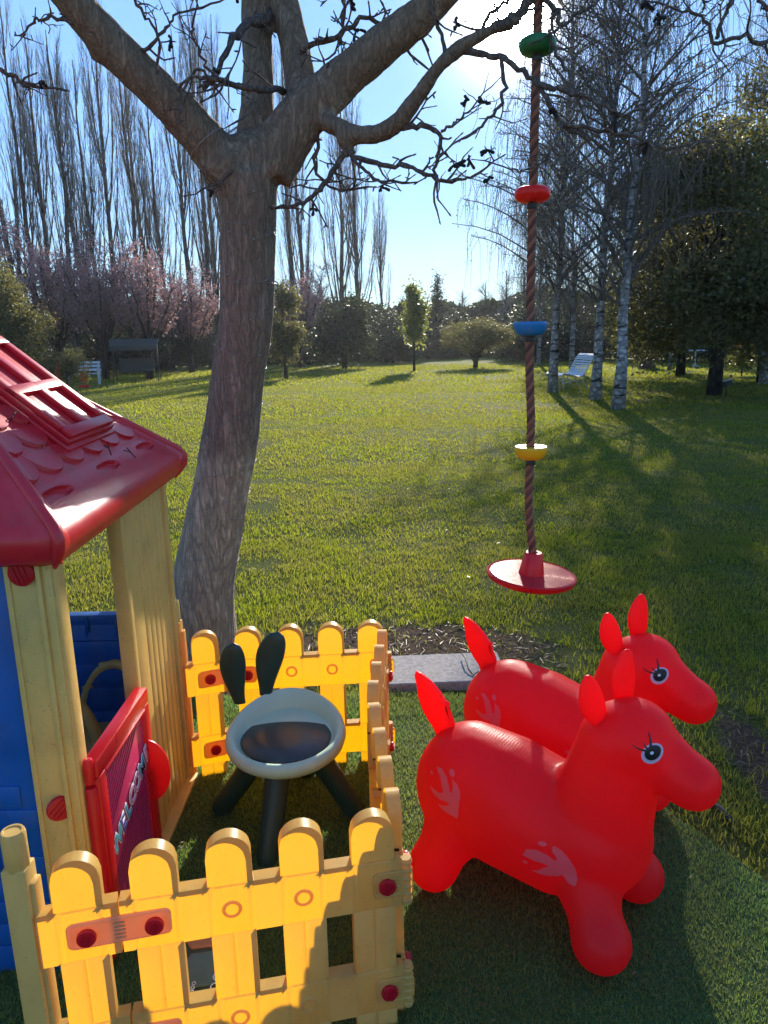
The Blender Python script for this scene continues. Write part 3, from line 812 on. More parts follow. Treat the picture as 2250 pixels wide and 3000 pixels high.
# raised skylight window
E0, dd, up, nn, L, H, ax = info
def onroof(p): 
    v = Vector(p) - E0; return v.dot(dd), v.dot(up)
mb = MB()
sL0, tL0 = .385, .155; sR0 = .690; tT = .60
def rp(s, t, h): return E0 + dd * s + up * t + nn * h
def slab(poly, h0, h1):
    n_ = len(poly); vs = [rp(s, t, h0) for s, t in poly] + [rp(s, t, h1) for s, t in poly]
    mb.add(vs, [tuple(range(n_, 2 * n_)), tuple(reversed(range(n_)))] + [(i, (i + 1) % n_, n_ + (i + 1) % n_, n_ + i) for i in range(n_)])
def trap(s0, s1, t0, t1, sh=0.0): return [(s0, t0), (s1, t0), (s1 - sh, t1), (s0 + sh, t1)]
slab(trap(.372, .704, .150, .56, .02), 0, .012); slab(trap(.384, .692, .162, .55, .018), .012, .026)
fr = []
for (s0, s1, t0, t1) in ((.392, .684, .168, .200), (.392, .684, .330, .362), (.392, .684, .515, .545), (.392, .420, .200, .515), (.520, .556, .200, .515), (.656, .684, .200, .515)):
    slab([(s0, t0), (s1, t0), (s1, t1), (s0, t1)], .026, .040)
o = sub(mb, 'roof_window', M['roofred'], roof, bevel=.003, angle=40)
# dead leaf stems lying on the roof
for (s, t, a, lb) in ((.52, .09, 1.0, 'small dry leaf stem caught on the middle of the red roof eave'), (.62, .05, 2.0, 'small dry leaf stem near the far corner of the red roof eave'), (.30, .28, .4, 'small dry leaf stem lying among the red roof tiles')):
    mb = MB()
    p = rp(s, t, .010); q_ = rp(s + .04 * math.cos(a), t + .04 * math.sin(a), .012); mb.tube([p, (p + q_) / 2 + nn * .006, q_], .0016, 5)
    mb.tube([(p + q_) / 2 + nn * .006, q_ + nn * .008 + dd * .012], .0014, 5)
    tag(mb.build('dry_twig', M['deadpod']), lb, 'twig')

# ---- things inside the house
ch = thing('toy_chair', 'small yellow plastic chair with a hooped back inside the playhouse', 'chair', (-1.02, 1.98, .03), R(12))
mb = MB(); pts = []
for i in range(21):
    a = math.pi * i / 20; pts.append((-.115 * math.cos(a) * 1.15, .10 + .02 * math.sin(a), .20 + .23 * math.sin(a)))
mb.tube([(pts[0][0], .09, .02)] + pts + [(pts[-1][0], .09, .02)], .019, 12); mb.build('backrest', M['cream'], ch)
mb = MB(); mb.lathe([(.0001, .19), (.12, .19), (.135, .197), (.135, .212), (.12, .218), (.0001, .214)], 32); mb.build('seat', M['cream'], ch, angle=50)
for sx in (-1, 1):
    for sy in (-1, 1):
        mb = MB(); mb.tube([(sx * .085, sy * .07, .19), (sx * .11, sy * .09, 0)], [.016, .013], 10); mb.build('leg', M['cream'], ch)
ch2 = copy_tree(ch); ch2.location = (-.93, 2.19, .03); ch2.rotation_euler.z = R(-8)
ch2['label'] = 'second yellow hooped toy chair half hidden behind the yellow corner panel of the playhouse'
ch['group'] = ch2['group'] = 'toy chairs in the playhouse'

# ============================================================ BUNNY STOOL
st = thing('bunny_stool', 'pale mint child stool with dark green rabbit ears and legs', 'stool', (-.325, 2.12, 0))
mb = MB()
prof = [(.0001, .205), (.07, .207), (.12, .218), (.160, .238), (.183, .262), (.190, .285), (.186, .303), (.176, .310), (.165, .306), (.156, .292), (.148, .276), (.0001, .270)]
mb.lathe(prof, 64)
mb.v = [(x, y, z + (max(0, (z - .21)) / .1) * (.115 * y + .95 * max(0, y) ** 2 * 1.1)) for x, y, z in mb.v]
mb.build('seat', M['mint'], st, angle=60)
mb = MB(); mb.lathe([(.0001, .268), (.140, .270), (.143, .278), (.136, .284), (.07, .289), (.0001, .290)], 56); mb.build('cushion', M['cushion'], st, angle=60)
for (x, y) in ((-.040, -.225), (-.228, .018), (.212, -.015), (.03, .225)):
    mb = MB(); d = Vector((x, y, 0)).normalized()
    mb.tube([d * .085 + Vector((0, 0, .235)), d * .15 + Vector((0, 0, .13)), Vector((x, y, .02)), Vector((x, y, .004)) , Vector((x, y, .0))], [.040, .036, .034, .033, .028], 20)
    mb.build('leg', M['dkgreen'], st, angle=50)
def ear(parent, mat, base, tip, w, th, name='ear', bend=.0, wf=None, facing=Vector((0, -1, 0))):
    base, tip = Vector(base), Vector(tip); ax = tip - base; L_ = ax.length; ax.normalize(); side = ax.cross(facing).normalized(); fr = side.cross(ax).normalized()
    mb = MB(); n = 18; m = 20; rows = []
    for i in range(n + 1):
        t = i / n; ww = wf(t) * w
        c = base + ax * (L_ * t) + side * (bend * math.sin(math.pi * t))
        rows.append([c + side * (ww * math.cos(2 * math.pi * j / m)) + fr * ((th * (ww / w) ** .5) * math.sin(2 * math.pi * j / m)) for j in range(m)])
    vs = [p for r_ in rows for p in r_]; fs = [(i * m + j, i * m + (j + 1) % m, (i + 1) * m + (j + 1) % m, (i + 1) * m + j) for i in range(n) for j in range(m)]
    fs += [tuple(reversed(range(m))), tuple(n * m + j for j in range(m))]
    mb.add(vs, fs); return mb.build(name, mat, parent, angle=70)
wf1 = lambda t: (.46 + .54 * math.sin(min(1, t * 1.5) * math.pi / 2) ** 1.6) * math.sqrt(max(0.0, 1 - (max(0, t - .60) / .40) ** 2.2)) + .001
lp = lambda p: Vector(p) - Vector(st.location)
ear(st, M['dkgreen'], lp(at(518, 1518, 2.275)), lp(at(503, 1388, 2.25)), .044, .015, bend=-.010, wf=wf1)
ear(st, M['dkgreen'], lp(at(574, 1502, 2.285)), lp(at(601, 1364, 2.26)), .046, .015, bend=-.012, wf=wf1)

# ============================================================ HEXAGON CASE BEHIND THE FRONT FENCE
def atz(x, y, z):
    d = ray(x * K, y * K); t = (z - CAM_H) / d.z
    return Vector((d.x * t, d.y * t, z))
cc = atz(432, 2090, .075); ca_ = R(8)
case = thing('hexagon_case', 'olive green case with raised hexagon tiles and cream lettering lying flat behind the front fence', 'case', (cc.x, cc.y, 0.01), ca_)
mb = MB(); mb.box((.01, 0.02, .03), (.16, .28, .056)); mb.build('body', plastic('olive vinyl', (.05, .075, .035), .35), case, bevel=.012, angle=50)
hexm = [plastic('hex olive', (.16, .19, .09), .33), plastic('hex green', (.12, .18, .12), .33), plastic('hex tan', (.50, .19, .06), .4), plastic('hex grey green', (.26, .33, .28), .3)]
hr = .056; tt_ = atz(408, 2030, .076); tl_ = Matrix.Rotation(-ca_, 3, 'Z') @ Vector((tt_.x - cc.x, tt_.y - cc.y, 0)); hmbs = [MB() for _ in hexm]
for i in range(-2, 4):
    for j in range(-3, 5):
        x = i * hr * 1.76 + .002; y = j * hr * 2.03 + (hr * 1.015 if i % 2 else 0)
        if abs(x - .01) > .085 or abs(y - .02) > .13: continue
        q = random.choice((0, 0, 1, 1, 3)); 
        if math.hypot(x - tl_.x, y - tl_.y) < hr * .9: q = 2
        hx = MB(); hx.lathe([(hr * 1.02, .0), (hr * 1.02, .003), (hr * .92, .0055), (.0001, .0055)], 6, (x, y, .058), None); hx.build('hexagon_tile', hexm[q], case, smooth=False)
for txt, sz, (px, py) in (('Hlloo', .021, (413, 2138)), ('FOOKA', .034, (472, 2108))):
    me = text_mesh(txt, sz, .0006); p = atz(px, py, .0765)
    me.transform(Matrix.Translation(Vector((0, 0, .0655))) @ Matrix.Rotation(R(82), 4, 'Z'))
    l_ = Matrix.Rotation(-ca_, 3, 'Z') @ Vector((p.x - cc.x, p.y - cc.y, 0)); me.transform(Matrix.Translation(l_))
    link('lettering', me, M['white'], case)
mb = MB(); p = [(-.02 + .035 * math.cos(R(a)), .21, .045 + .04 * math.sin(R(a))) for a in range(0, 181, 15)]; mb.tube(p, .004, 10)
mb.build('handle', plastic('mauve plastic', (.22, .14, .13), .5), case)

# ============================================================ INFLATABLE HORSES
def capsule_spheres(bm, p, q, r0, r1, sy=1.0, sz=1.0, n=6):
    p, q = Vector(p), Vector(q)
    for i in range(n + 1):
        t = i / n; c = p.lerp(q, t); r = r0 + (r1 - r0) * t
        mt = Matrix.Translation(c) @ Matrix.Diagonal((r, r * sy, r * sz, 1))
        bmesh.ops.create_icosphere(bm, subdivisions=3, radius=1, matrix=mt)
def remesh_obj(bm, name, voxel, smooth_it, mats, parent, factor=.5):
    me = bpy.data.meshes.new(name); bm.to_mesh(me); bm.free()
    o = link(name, me, mats, parent)
    m = o.modifiers.new('r', 'REMESH'); m.mode = 'VOXEL'; m.voxel_size = voxel; m.use_smooth_shade = True
    s_ = o.modifiers.new('s', 'SMOOTH'); s_.iterations = smooth_it; s_.factor = factor
    return bake_mods(o)
def build_horse():
    root = thing('inflatable_horse', 'x', 'bouncy horse')
    bm = bmesh.new(); C = lambda *a, **k: capsule_spheres(bm, *a, **k)
    C((-.205, 0, .270), (-.10, 0, .258), .162, .165, sy=1.0, sz=1.08)
    C((-.10, 0, .258), (.05, 0, .232), .165, .155, sy=1.02, sz=1.08)
    C((.05, 0, .232), (.140, 0, .255), .155, .148, sy=1.0, sz=1.05)
    C((.140, 0, .26), (.172, 0, .40), .142, .118, sy=.94)
    C((.172, 0, .40), (.197, 0, .52), .118, .102, sy=.94)
    C((.197, 0, .525), (.228, 0, .547), .103, .099, sy=.97)      # cranium
    C((.225, 0, .545), (.335, 0, .490), .092, .066, sy=.90)      # face
    C((.335, 0, .490), (.365, 0, .478), .066, .064, sy=1.02)     # muzzle
    for s_ in (-1, 1):
        C((.14, s_ * .055, .20), (.190, s_ * .115, .12), .095, .064, n=5)
        C((.190, s_ * .115, .12), (.218, s_ * .138, .072), .064, .073, n=4)
        C((-.20, s_ * .055, .22), (-.235, s_ * .110, .125), .105, .070, n=5)
        C((-.235, s_ * .110, .125), (-.256, s_ * .130, .071), .070, .072, n=3)
    body = remesh_obj(bm, 'body', .0078, 14, M['horse'], root, .5)
    bv = BVHTree.FromPolygons([v.co.copy() for v in body.data.vertices], [tuple(p.vertices) for p in body.data.polygons])
    # ears
    wfe = lambda t: math.sin(math.pi * min(1, (t * .88 + .10))) ** .6 * .98 + .004
    ear(root, M['horse'], (.160, -.052, .590), (.130, -.070, .712), .033, .011, bend=-.006, wf=wfe, facing=Vector((.75, -.66, 0)))
    ear(root, M['horse'], (.185, .045, .605), (.182, .060, .742), .033, .011, bend=-.006, wf=wfe, facing=Vector((.75, -.66, 0)))
    # tail: flat curled leaf with a notch
    outl = [(-.262, .395), (-.268, .440), (-.285, .475), (-.283, .492), (-.296, .497), (-.315, .520), (-.345, .545), (-.375, .560), (-.392, .562), (-.396, .552), (-.388, .520), (-.384, .490), (-.372, .455), (-.352, .425), (-.330, .400), (-.320, .375), (-.29, .36)]
    bm = bmesh.new(); n = len(outl); rings = []
    cx = sum(p[0] for p in outl) / n; cz = sum(p[1] for p in outl) / n
    for sc, v_ in ((.86, -.008), (.97, -.0065), (1.0, -.003), (1.0, .003), (.97, .0065), (.86, .008)):
        rings.append([bm.verts.new((cx + (u - cx) * sc, v_, cz + (z - cz) * sc)) for u, z in outl])
    for a_, b_ in zip(rings, rings[1:]):
        for i in range(n): bm.faces.new((a_[i], a_[(i + 1) % n], b_[(i + 1) % n], b_[i]))
    f1 = bm.faces.new(rings[0]); f2 = bm.faces.new(list(reversed(rings[-1])))
    bmesh.ops.triangulate(bm, faces=[f1, f2]); bmesh.ops.recalc_face_normals(bm, faces=bm.faces)
    me = bpy.data.meshes.new('tail'); bm.to_mesh(me); bm.free(); me.polygons.foreach_set('use_smooth', [True] * len(me.polygons))
    tl = link('tail', me, M['horse'], root)
    mb = MB(); mb.tube([(-.286, 0, .36), (-.300, 0, .405)], [.024, .012], 14); mb.build('tail_root', M['horse'], tl)
    # prints projected on the skin
    def decal(polys, side, name, mat, parent, cell=.0012, off=.0008):
        P_ = [np.array(p) for p in polys]; allp = np.concatenate(P_); u0, z0 = allp.min(0) - cell; u1, z1 = allp.max(0) + cell
        nu, nz = int((u1 - u0) / cell) + 1, int((z1 - z0) / cell) + 1
        uu, zz = np.meshgrid(u0 + cell * (np.arange(nu) + .5), z0 + cell * (np.arange(nz) + .5), indexing='ij')
        ins = np.zeros(uu.shape, bool)
        for p in P_: ins |= inpoly(uu, zz, [tuple(q) for q in p])
        idx = {}; vs = []; fs = []
        def vert(i, j):
            if (i, j) in idx: return idx[(i, j)]
            o_ = Vector((u0 + cell * i, side * .5, z0 + cell * j)); h = bv.ray_cast(o_, Vector((0, -side, 0)))
            if h[0] is None: idx[(i, j)] = -1; return -1
            vs.append(h[0] + h[1].normalized() * off * (1 if h[1].dot(Vector((0, side, 0))) > 0 else -1)); idx[(i, j)] = len(vs) - 1; return len(vs) - 1
        for i in range(nu):
            for j in range(nz):
                if ins[i, j]:
                    q = [vert(i, j), vert(i + 1, j), vert(i + 1, j + 1), vert(i, j + 1)]
                    if -1 in q: continue
                    if max((vs[a] - vs[q[0]]).length for a in q) > cell * 6: continue
                    fs.append(tuple(q if side < 0 else reversed(q)))
        mbx = MB(); mbx.add(vs, fs); return mbx.build(name, mat, parent)
    def ell(c, a, b, rot=0, n=40):
        cr, sr = math.cos(rot), math.sin(rot)
        return [(c[0] + a * math.cos(t) * cr - b * math.sin(t) * sr, c[1] + a * math.cos(t) * sr + b * math.sin(t) * cr) for t in np.linspace(0, 2 * math.pi, n, endpoint=False)]
    def stroke(p0, p1, w, bendx=0, n=8):
        p0, p1 = np.array(p0), np.array(p1); d = (p1 - p0); nn_ = np.array((-d[1], d[0])) / np.linalg.norm(d)
        c_ = [p0 + d * t + nn_ * bendx * math.sin(math.pi * t) for t in np.linspace(0, 1, n)]
        ws = [w * (.9 - .55 * t) for t in np.linspace(0, 1, n)]
        return [tuple(c + nn_ * q) for c, q in zip(c_, ws)] + [tuple(c - nn_ * q) for c, q in reversed(list(zip(c_, ws)))]
    ec = (.288, .562)
    for side in (-1, 1):
        e_ = decal([ell(ec, .0195, .0235, -.15)], side, 'eye', M['eyewhite'], root, .0008, .0008)
        decal([ell((ec[0] + .001, ec[1] + .0025), .0145, .017, -.1)], side, 'pupil', M['black'], e_, .0007, .0014)
        decal([ell((ec[0] - .0005, ec[1] + .003), .0032, .0036)], side, 'catchlight', M['white'], e_, .0006, .0020)
        b_ = (ec[0] - .008, ec[1] + .012)
        decal([stroke((b_[0] + .004, b_[1] + .002), (b_[0] - .006, b_[1] + .032), .0028, -.002), stroke((b_[0] - .001, b_[1] - .001), (b_[0] - .012, b_[1] + .012), .0022),
               stroke((b_[0] - .004, b_[1] - .004), (b_[0] - .032, b_[1] + .006), .0026, .002)], side, 'eyelashes', M['black'], e_, .0007, .0018)
    def from_px(pts, cpx, cuz, su, sz):
        return [(cuz[0] + (x - cpx[0]) * su, cuz[1] - (y - cpx[1]) * sz) for x, y in pts]
    rump = [(298, 935), (299, 1043), (262, 1041), (225, 1032), (205, 1015), (232, 1013), (258, 1002), (245, 990), (215, 993), (178, 985), (150, 962), (178, 963), (205, 968), (224, 958), (212, 935), (195, 905), (165, 882), (192, 878), (225, 897), (243, 925), (254, 948), (262, 945), (260, 920), (252, 898), (280, 912)]
    bel = [(826, 1248), (822, 1280), (790, 1279), (766, 1256), (748, 1272), (715, 1285), (680, 1290), (640, 1286), (672, 1272), (692, 1250), (712, 1238), (690, 1229), (650, 1230), (605, 1224), (620, 1190), (660, 1178), (700, 1185), (735, 1200), (745, 1190), (722, 1165), (720, 1140), (755, 1145), (790, 1170), (815, 1205)]
    pe = lambda cx, cy, a, b, r_: [(cx + a * math.cos(t) * math.cos(r_) - b * math.sin(t) * math.sin(r_), cy + a * math.cos(t) * math.sin(r_) + b * math.sin(t) * math.cos(r_)) for t in np.linspace(0, 6.28, 20, endpoint=False)]
    for side in (-1, 1):
        decal([from_px(q, (235, 960), (-.205, .322), .00066, .00062) for q in (rump, pe(243, 878, 15, 10, .7), pe(148, 912, 9, 7, 0))], side, 'flame_print', M['flame'], root)
        decal([from_px(q, (720, 1220), (.090, .240), .00062, .00058) for q in (bel, pe(680, 1146, 18, 9, -.1), pe(616, 1254, 10, 7, 0))], side, 'flame_print', M['flame'], root)
    return root
h1 = build_horse()
h1.location = (.402, 1.728, .012); h1.rotation_euler.z = R(-35.5)
h1['label'] = 'red inflatable bouncy horse nearest the camera, in front of its twin'
h1['group'] = 'red inflatable bouncy horses'
h2 = copy_tree(h1); h2.location = (.574, 2.128, .012); h2.rotation_euler.z = R(-38.5)
h2['label'] = 'red inflatable bouncy horse standing behind its twin at the edge of the lawn'

# ============================================================ ROPE SWING
SY = 2.80
rs = thing('rope_swing', 'climbing rope swing with a round red seat and coloured foot discs hanging from the tree', 'rope swing', tuple(at(1147, 1245, SY)))
rl = Vector(rs.location)
path = [at(1147, 1210, SY), at(1150, 1185, SY), at(1144, 1130, SY), at(1142, 1060, SY), at(1145, 980, SY), at(1147, 900, SY), at(1144, 800, SY), at(1145, 710, SY), at(1147, 600, SY), at(1151, 420, SY), at(1157, 200, SY), at(1160, 100, SY), at(1163, 0, SY), at(1166, -150, SY), at(1170, -300, SY)]
def spline(pts, n):
    out = []; N = len(pts)
    for i in range(N - 1):
        p0, p1, p2, p3 = pts[max(i - 1, 0)], pts[i], pts[i + 1], pts[min(i + 2, N - 1)]
        for k in range(n):
            t = k / n; out.append(.5 * ((2 * p1) + (p2 - p0) * t + (2 * p0 - 5 * p1 + 4 * p2 - p3) * t * t + (3 * p1 - p0 - 3 * p2 + p3) * t ** 3))
    out.append(pts[-1]); return out
dense = spline(path, 60); cum = [0]
for a_, b_ in zip(dense, dense[1:]): cum.append(cum[-1] + (b_ - a_).length)
mb = MB(); NS = 4; total = cum[-1]; m_ = int(total / .0065); j = 0; cpts = []
for i in range(m_ + 1):
    s_ = total * i / m_
    while j < len(cum) - 2 and cum[j + 1] < s_: j += 1
    t = (s_ - cum[j]) / max(1e-6, cum[j + 1] - cum[j]); cpts.append((dense[j].lerp(dense[j + 1], t), s_))
for k in range(NS):
    pts = []
    for p, s_ in cpts:
        a = 2 * math.pi * (k / NS + s_ / .085); pts.append(p + Vector((math.cos(a), math.sin(a), 0)) * .0085 - rl)
    mb.tube(pts, .0082, 6)
mb.build('rope', M['rope'], rs)
mb = MB()
prof = [(.0001, -.016), (.08, -.020), (.150, -.018), (.170, -.008), (.176, .002), (.176, .012), (.170, .016)]
for i in range(16):
    r_ = .166 - i * .0075; prof += [(r_, .0135), (r_ - .0028, .0108), (r_ - .005, .0135)]
prof += [(.04, .013), (.0001, .013)]
tilt = Matrix.Rotation(R(4.5), 3, 'Y') @ Matrix.Rotation(R(2), 3, 'X')
mb.lathe(prof, 72, (0, 0, 0), tilt); mb.build('seat', M['red'], rs, angle=35)
mb = MB(); mb.lathe([(.052, .010), (.050, .02), (.036, .095), (.031, .101), (.018, .101), (.016, .09), (.0001, .088)], 14, (0, 0, 0), tilt); mb.build('seat_hub', M['red'], rs, angle=35)
for (px, py, mt, r_) in ((1147, 978, 'vyellow', .062), (1145, 710, 'vblue', .062), (1150, 421, 'vred', .064), (1161, 100, 'vgreen', .064)):
    p = at(px, py, SY) - rl; mb = MB()
    if mt in ('vred', 'vgreen'): pr_ = [(.0001, -.024), (.040, -.024), (.054, -.018), (r_ * .97, -.006), (r_, .003), (r_ * .98, .012), (r_ * .90, .020), (r_ * .78, .0245), (.03, .025), (.0001, .022)]
    else: pr_ = [(.0001, -.026), (.036, -.025), (.050, -.018), (r_ * .95, 0), (r_, .014), (r_, .020), (r_ * .95, .0245), (.02, .024), (.016, .020), (.0001, .020)]
    mb.lathe(pr_, 40, p)
    mb.build('foot_disc', M[mt], rs, angle=45)
    mb = MB(); mb.lathe([(.016, -.048), (.0185, -.045), (.0185, -.030), (.016, -.027)], 20, p); mb.build('stopper', M['dark'], rs, angle=45)

# ============================================================ WALNUT TREE
TR = gnd(440, 1440)
wal = thing('walnut_tree', 'large bare walnut tree with a leaning trunk forking into thick limbs', 'tree', (TR.x, TR.y, 0))
wl = Vector(wal.location)
def pxlimb(pts):
    """pts: (x, y, radius_px, depth) read off the photo at photo width 1659"""
    out = []
    for x, y, r, Y in pts:
        p = at(x, y, Y); zc = Y * math.cos(PITCH) - (p.z - CAM_H) * math.sin(PITCH); out.append((p, r * K / F_PX * zc))
    return out
trunk = [(436, 1470, 84, 3.28), (440, 1400, 74, 3.25), (441, 1268, 66, 3.22), (456, 1169, 63, 3.20), (478, 1060, 61, 3.18), (499, 939, 59, 3.16), (516, 800, 57, 3.14), (532, 669, 57, 3.12), (536, 560, 57, 3.11), (537, 493, 58, 3.10), (536, 440, 63, 3.10), (530, 380, 70, 3.10)]
limbs = [
    [(520, 400, 58, 3.10), (475, 345, 50, 3.08), (430, 290, 45, 3.04), (370, 225, 43, 3.0), (310, 165, 41, 2.96), (240, 95, 40, 2.92), (185, 35, 38, 2.88), (120, -40, 35, 2.82), (40, -130, 30, 2.7), (-80, -250, 24, 2.6), (-200, -420, 16, 2.55), (-260, -600, 8, 2.5)],
    [(545, 400, 52, 3.14), (552, 320, 44, 3.20), (556, 230, 37, 3.26), (558, 150, 34, 3.32), (555, 60, 33, 3.38), (553, -60, 31, 3.45), (570, -260, 25, 3.55), (560, -480, 17, 3.6), (580, -700, 8, 3.7)],
    [(575, 370, 62, 3.12), (625, 290, 56, 3.12), (670, 235, 50, 3.12), (730, 180, 44, 3.10), (790, 130, 41, 3.08), (850, 80, 39, 3.06), (905, 40, 37, 3.04), (970, -25, 34, 3.0), (1060, -110, 30, 2.94), (1150, -230, 24, 2.86), (1175, -290, 22, 2.82), (1260, -340, 16, 2.8)],
    [(655, 240, 40, 3.16), (648, 180, 35, 3.24), (636, 100, 33, 3.3), (620, 20, 32, 3.36), (600, -70, 30, 3.42), (640, -260, 24, 3.6), (700, -460, 15, 3.7), (720, -640, 8, 3.8)],
    [(700, 262, 20, 3.06), (735, 276, 20, 3.02), (775, 291, 21, 2.98), (820, 287, 20.5, 2.94), (860, 262, 19.5, 2.90), (905, 205, 18, 2.86), (945, 148, 16.5, 2.82), (985, 110, 19, 2.80), (1035, 78, 15, 2.78), (1085, 55, 13, 2.76), (1130, 40, 9, 2.74)],
    [(735, 285, 17, 3.02), (748, 305, 14, 3.0), (752, 340, 10, 2.99)],
]
bm = bmesh.new()
def chain(bm, P_, ico=3):
    pts = [p for p, r in P_]; sp = spline(pts, 6)
    rad = []
    for i in range(len(P_) - 1):
        for k in range(6): rad.append(P_[i][1] * (1 - k / 6) + P_[i + 1][1] * k / 6)
    rad.append(P_[-1][1])
    mbx = MB(); mbx.tube([p - wl for p in sp], rad, 22)
    me = mbx.mesh('t'); bm.from_mesh(me); bpy.data.meshes.remove(me)
    return sp, rad
tsp, trad = chain(bm, pxlimb(trunk))
for lm in limbs: chain(bm, pxlimb(lm))
for x, y, r, Y in ((500, 350, 26, 3.02), (540, 350, 62, 3.12), (600, 330, 60, 3.12), (215, 115, 20, 2.93), (350, 240, 20, 2.98), (720, 215, 30, 3.08), (790, 150, 16, 3.05), (745, 300, 20, 3.0), (470, 355, 40, 3.05), (425, 1440, 60, 3.27), (480, 1450, 45, 3.22)):
    (p, rr), = pxlimb([(x, y, r, Y)]); bmesh.ops.create_icosphere(bm, subdivisions=3, radius=rr, matrix=Matrix.Translation(p - wl))
tk = remesh_obj(bm, 'trunk', .014, 5, M['bark'], wal, .5)
me = tk.data; n = len(me.vertices); co = np.empty(n * 3, np.float32); me.vertices.foreach_get('co', co); co = co.reshape(-1, 3)
no = np.empty(n * 3, np.float32); me.vertices.foreach_get('normal', no); no = no.reshape(-1, 3)
disp = np.array([noise.fractal(Vector((c[0] * 22, c[1] * 22, c[2] * 3.2)), .8, 2.0, 4) * .0040 + noise.noise(Vector((c[0] * 3.1, c[1] * 3.1, c[2] * 2.6))) * .008 for c in co])
me.vertices.foreach_set('co', (co + no * disp[:, None]).ravel()); me.update()

branches = MB(); POD = []
def knobbly(p, d, L, r, lvl, rnd):
    """gnarled walnut twig: kinked, knobby, forking, ending in a fat bud"""
    n = max(3, int(L / .028)); pts = [p.copy()]; rad = [r]; dd_ = d.normalized()
    for i in range(n):
        dd_ = (dd_ + Vector((rnd.gauss(0, .22), rnd.gauss(0, .16), rnd.gauss(.04, .22)))).normalized()
        p = p + dd_ * (L / n); pts.append(p.copy()); rad.append(r * (1 - .5 * (i + 1) / n) * rnd.uniform(.85, 1.3))
        if lvl > 0 and rnd.random() < .26 and i < n - 1:
            s_ = Vector((rnd.gauss(0, 1), rnd.gauss(0, .6), rnd.gauss(0, 1))).normalized()
            knobbly(p, (dd_ * .5 + s_ * .9), L * rnd.uniform(.3, .6), r * .62, lvl - 1, rnd)
        elif rnd.random() < .22: 
            s_ = Vector((rnd.gauss(0, 1), rnd.gauss(0, .6), rnd.gauss(0, 1))).normalized()
            branches.tube([p - wl, p + s_ * .012 - wl, p + s_ * .019 - wl], [r * .7, r * .8, r * .25], 5)
    branches.tube([q - wl for q in pts], rad, 6)
    e = pts[-1]; branches.tube([e - wl, e + dd_ * .008 - wl, e + dd_ * .016 - wl], [rad[-1] * 1.0, rad[-1] * 1.4, rad[-1] * .3], 6)
    if rnd.random() < .08 and len(POD) < 40:
        pods = MB(); POD.append(pods)
        for k in range(5):
            q = e + Vector((rnd.gauss(0, .010), rnd.gauss(0, .010), rnd.gauss(-.008, .014))); v_ = Vector((rnd.gauss(0, 1), rnd.gauss(0, 1), rnd.gauss(-.6, 1))).normalized() * rnd.uniform(.006, .015)
            pods.tube([e - wl, e * .4 + q * .6 - wl, q + v_ * .6 - wl, q + v_ - wl], [.003, .005, .006, .002], 6)
rnd = random.Random(5)
def branch(pts, lvl=1, dens=.5, tl=.16):
    P_ = pxlimb(pts); sp = spline([p for p, r in P_], 5); rad = []
    for i in range(len(P_) - 1):
        for k in range(5): rad.append((P_[i][1] * (1 - k / 5) + P_[i + 1][1] * k / 5) * .82 * rnd.uniform(.88, 1.18))
    rad.append(P_[-1][1])
    sp = [p + Vector((rnd.gauss(0, .004), rnd.gauss(0, .004), rnd.gauss(0, .004))) for p in sp]
    branches.tube([p - wl for p in sp], rad, 9)
    for i, p in enumerate(sp[2:]):
        if rnd.random() < dens:
            dir_ = (sp[min(i + 3, len(sp) - 1)] - p); s_ = Vector((rnd.gauss(0, 1), rnd.gauss(0, .7), rnd.gauss(0, 1)))
            if s_.length < .1: continue
            knobbly(p, dir_.normalized() * .4 + s_.normalized(), tl * rnd.uniform(.4, 1.2), min(.0045, rad[i + 2] * .6), lvl, rnd)
    knobbly(sp[-1], sp[-1] - sp[-3], tl, rad[-1] * .9, lvl, rnd)
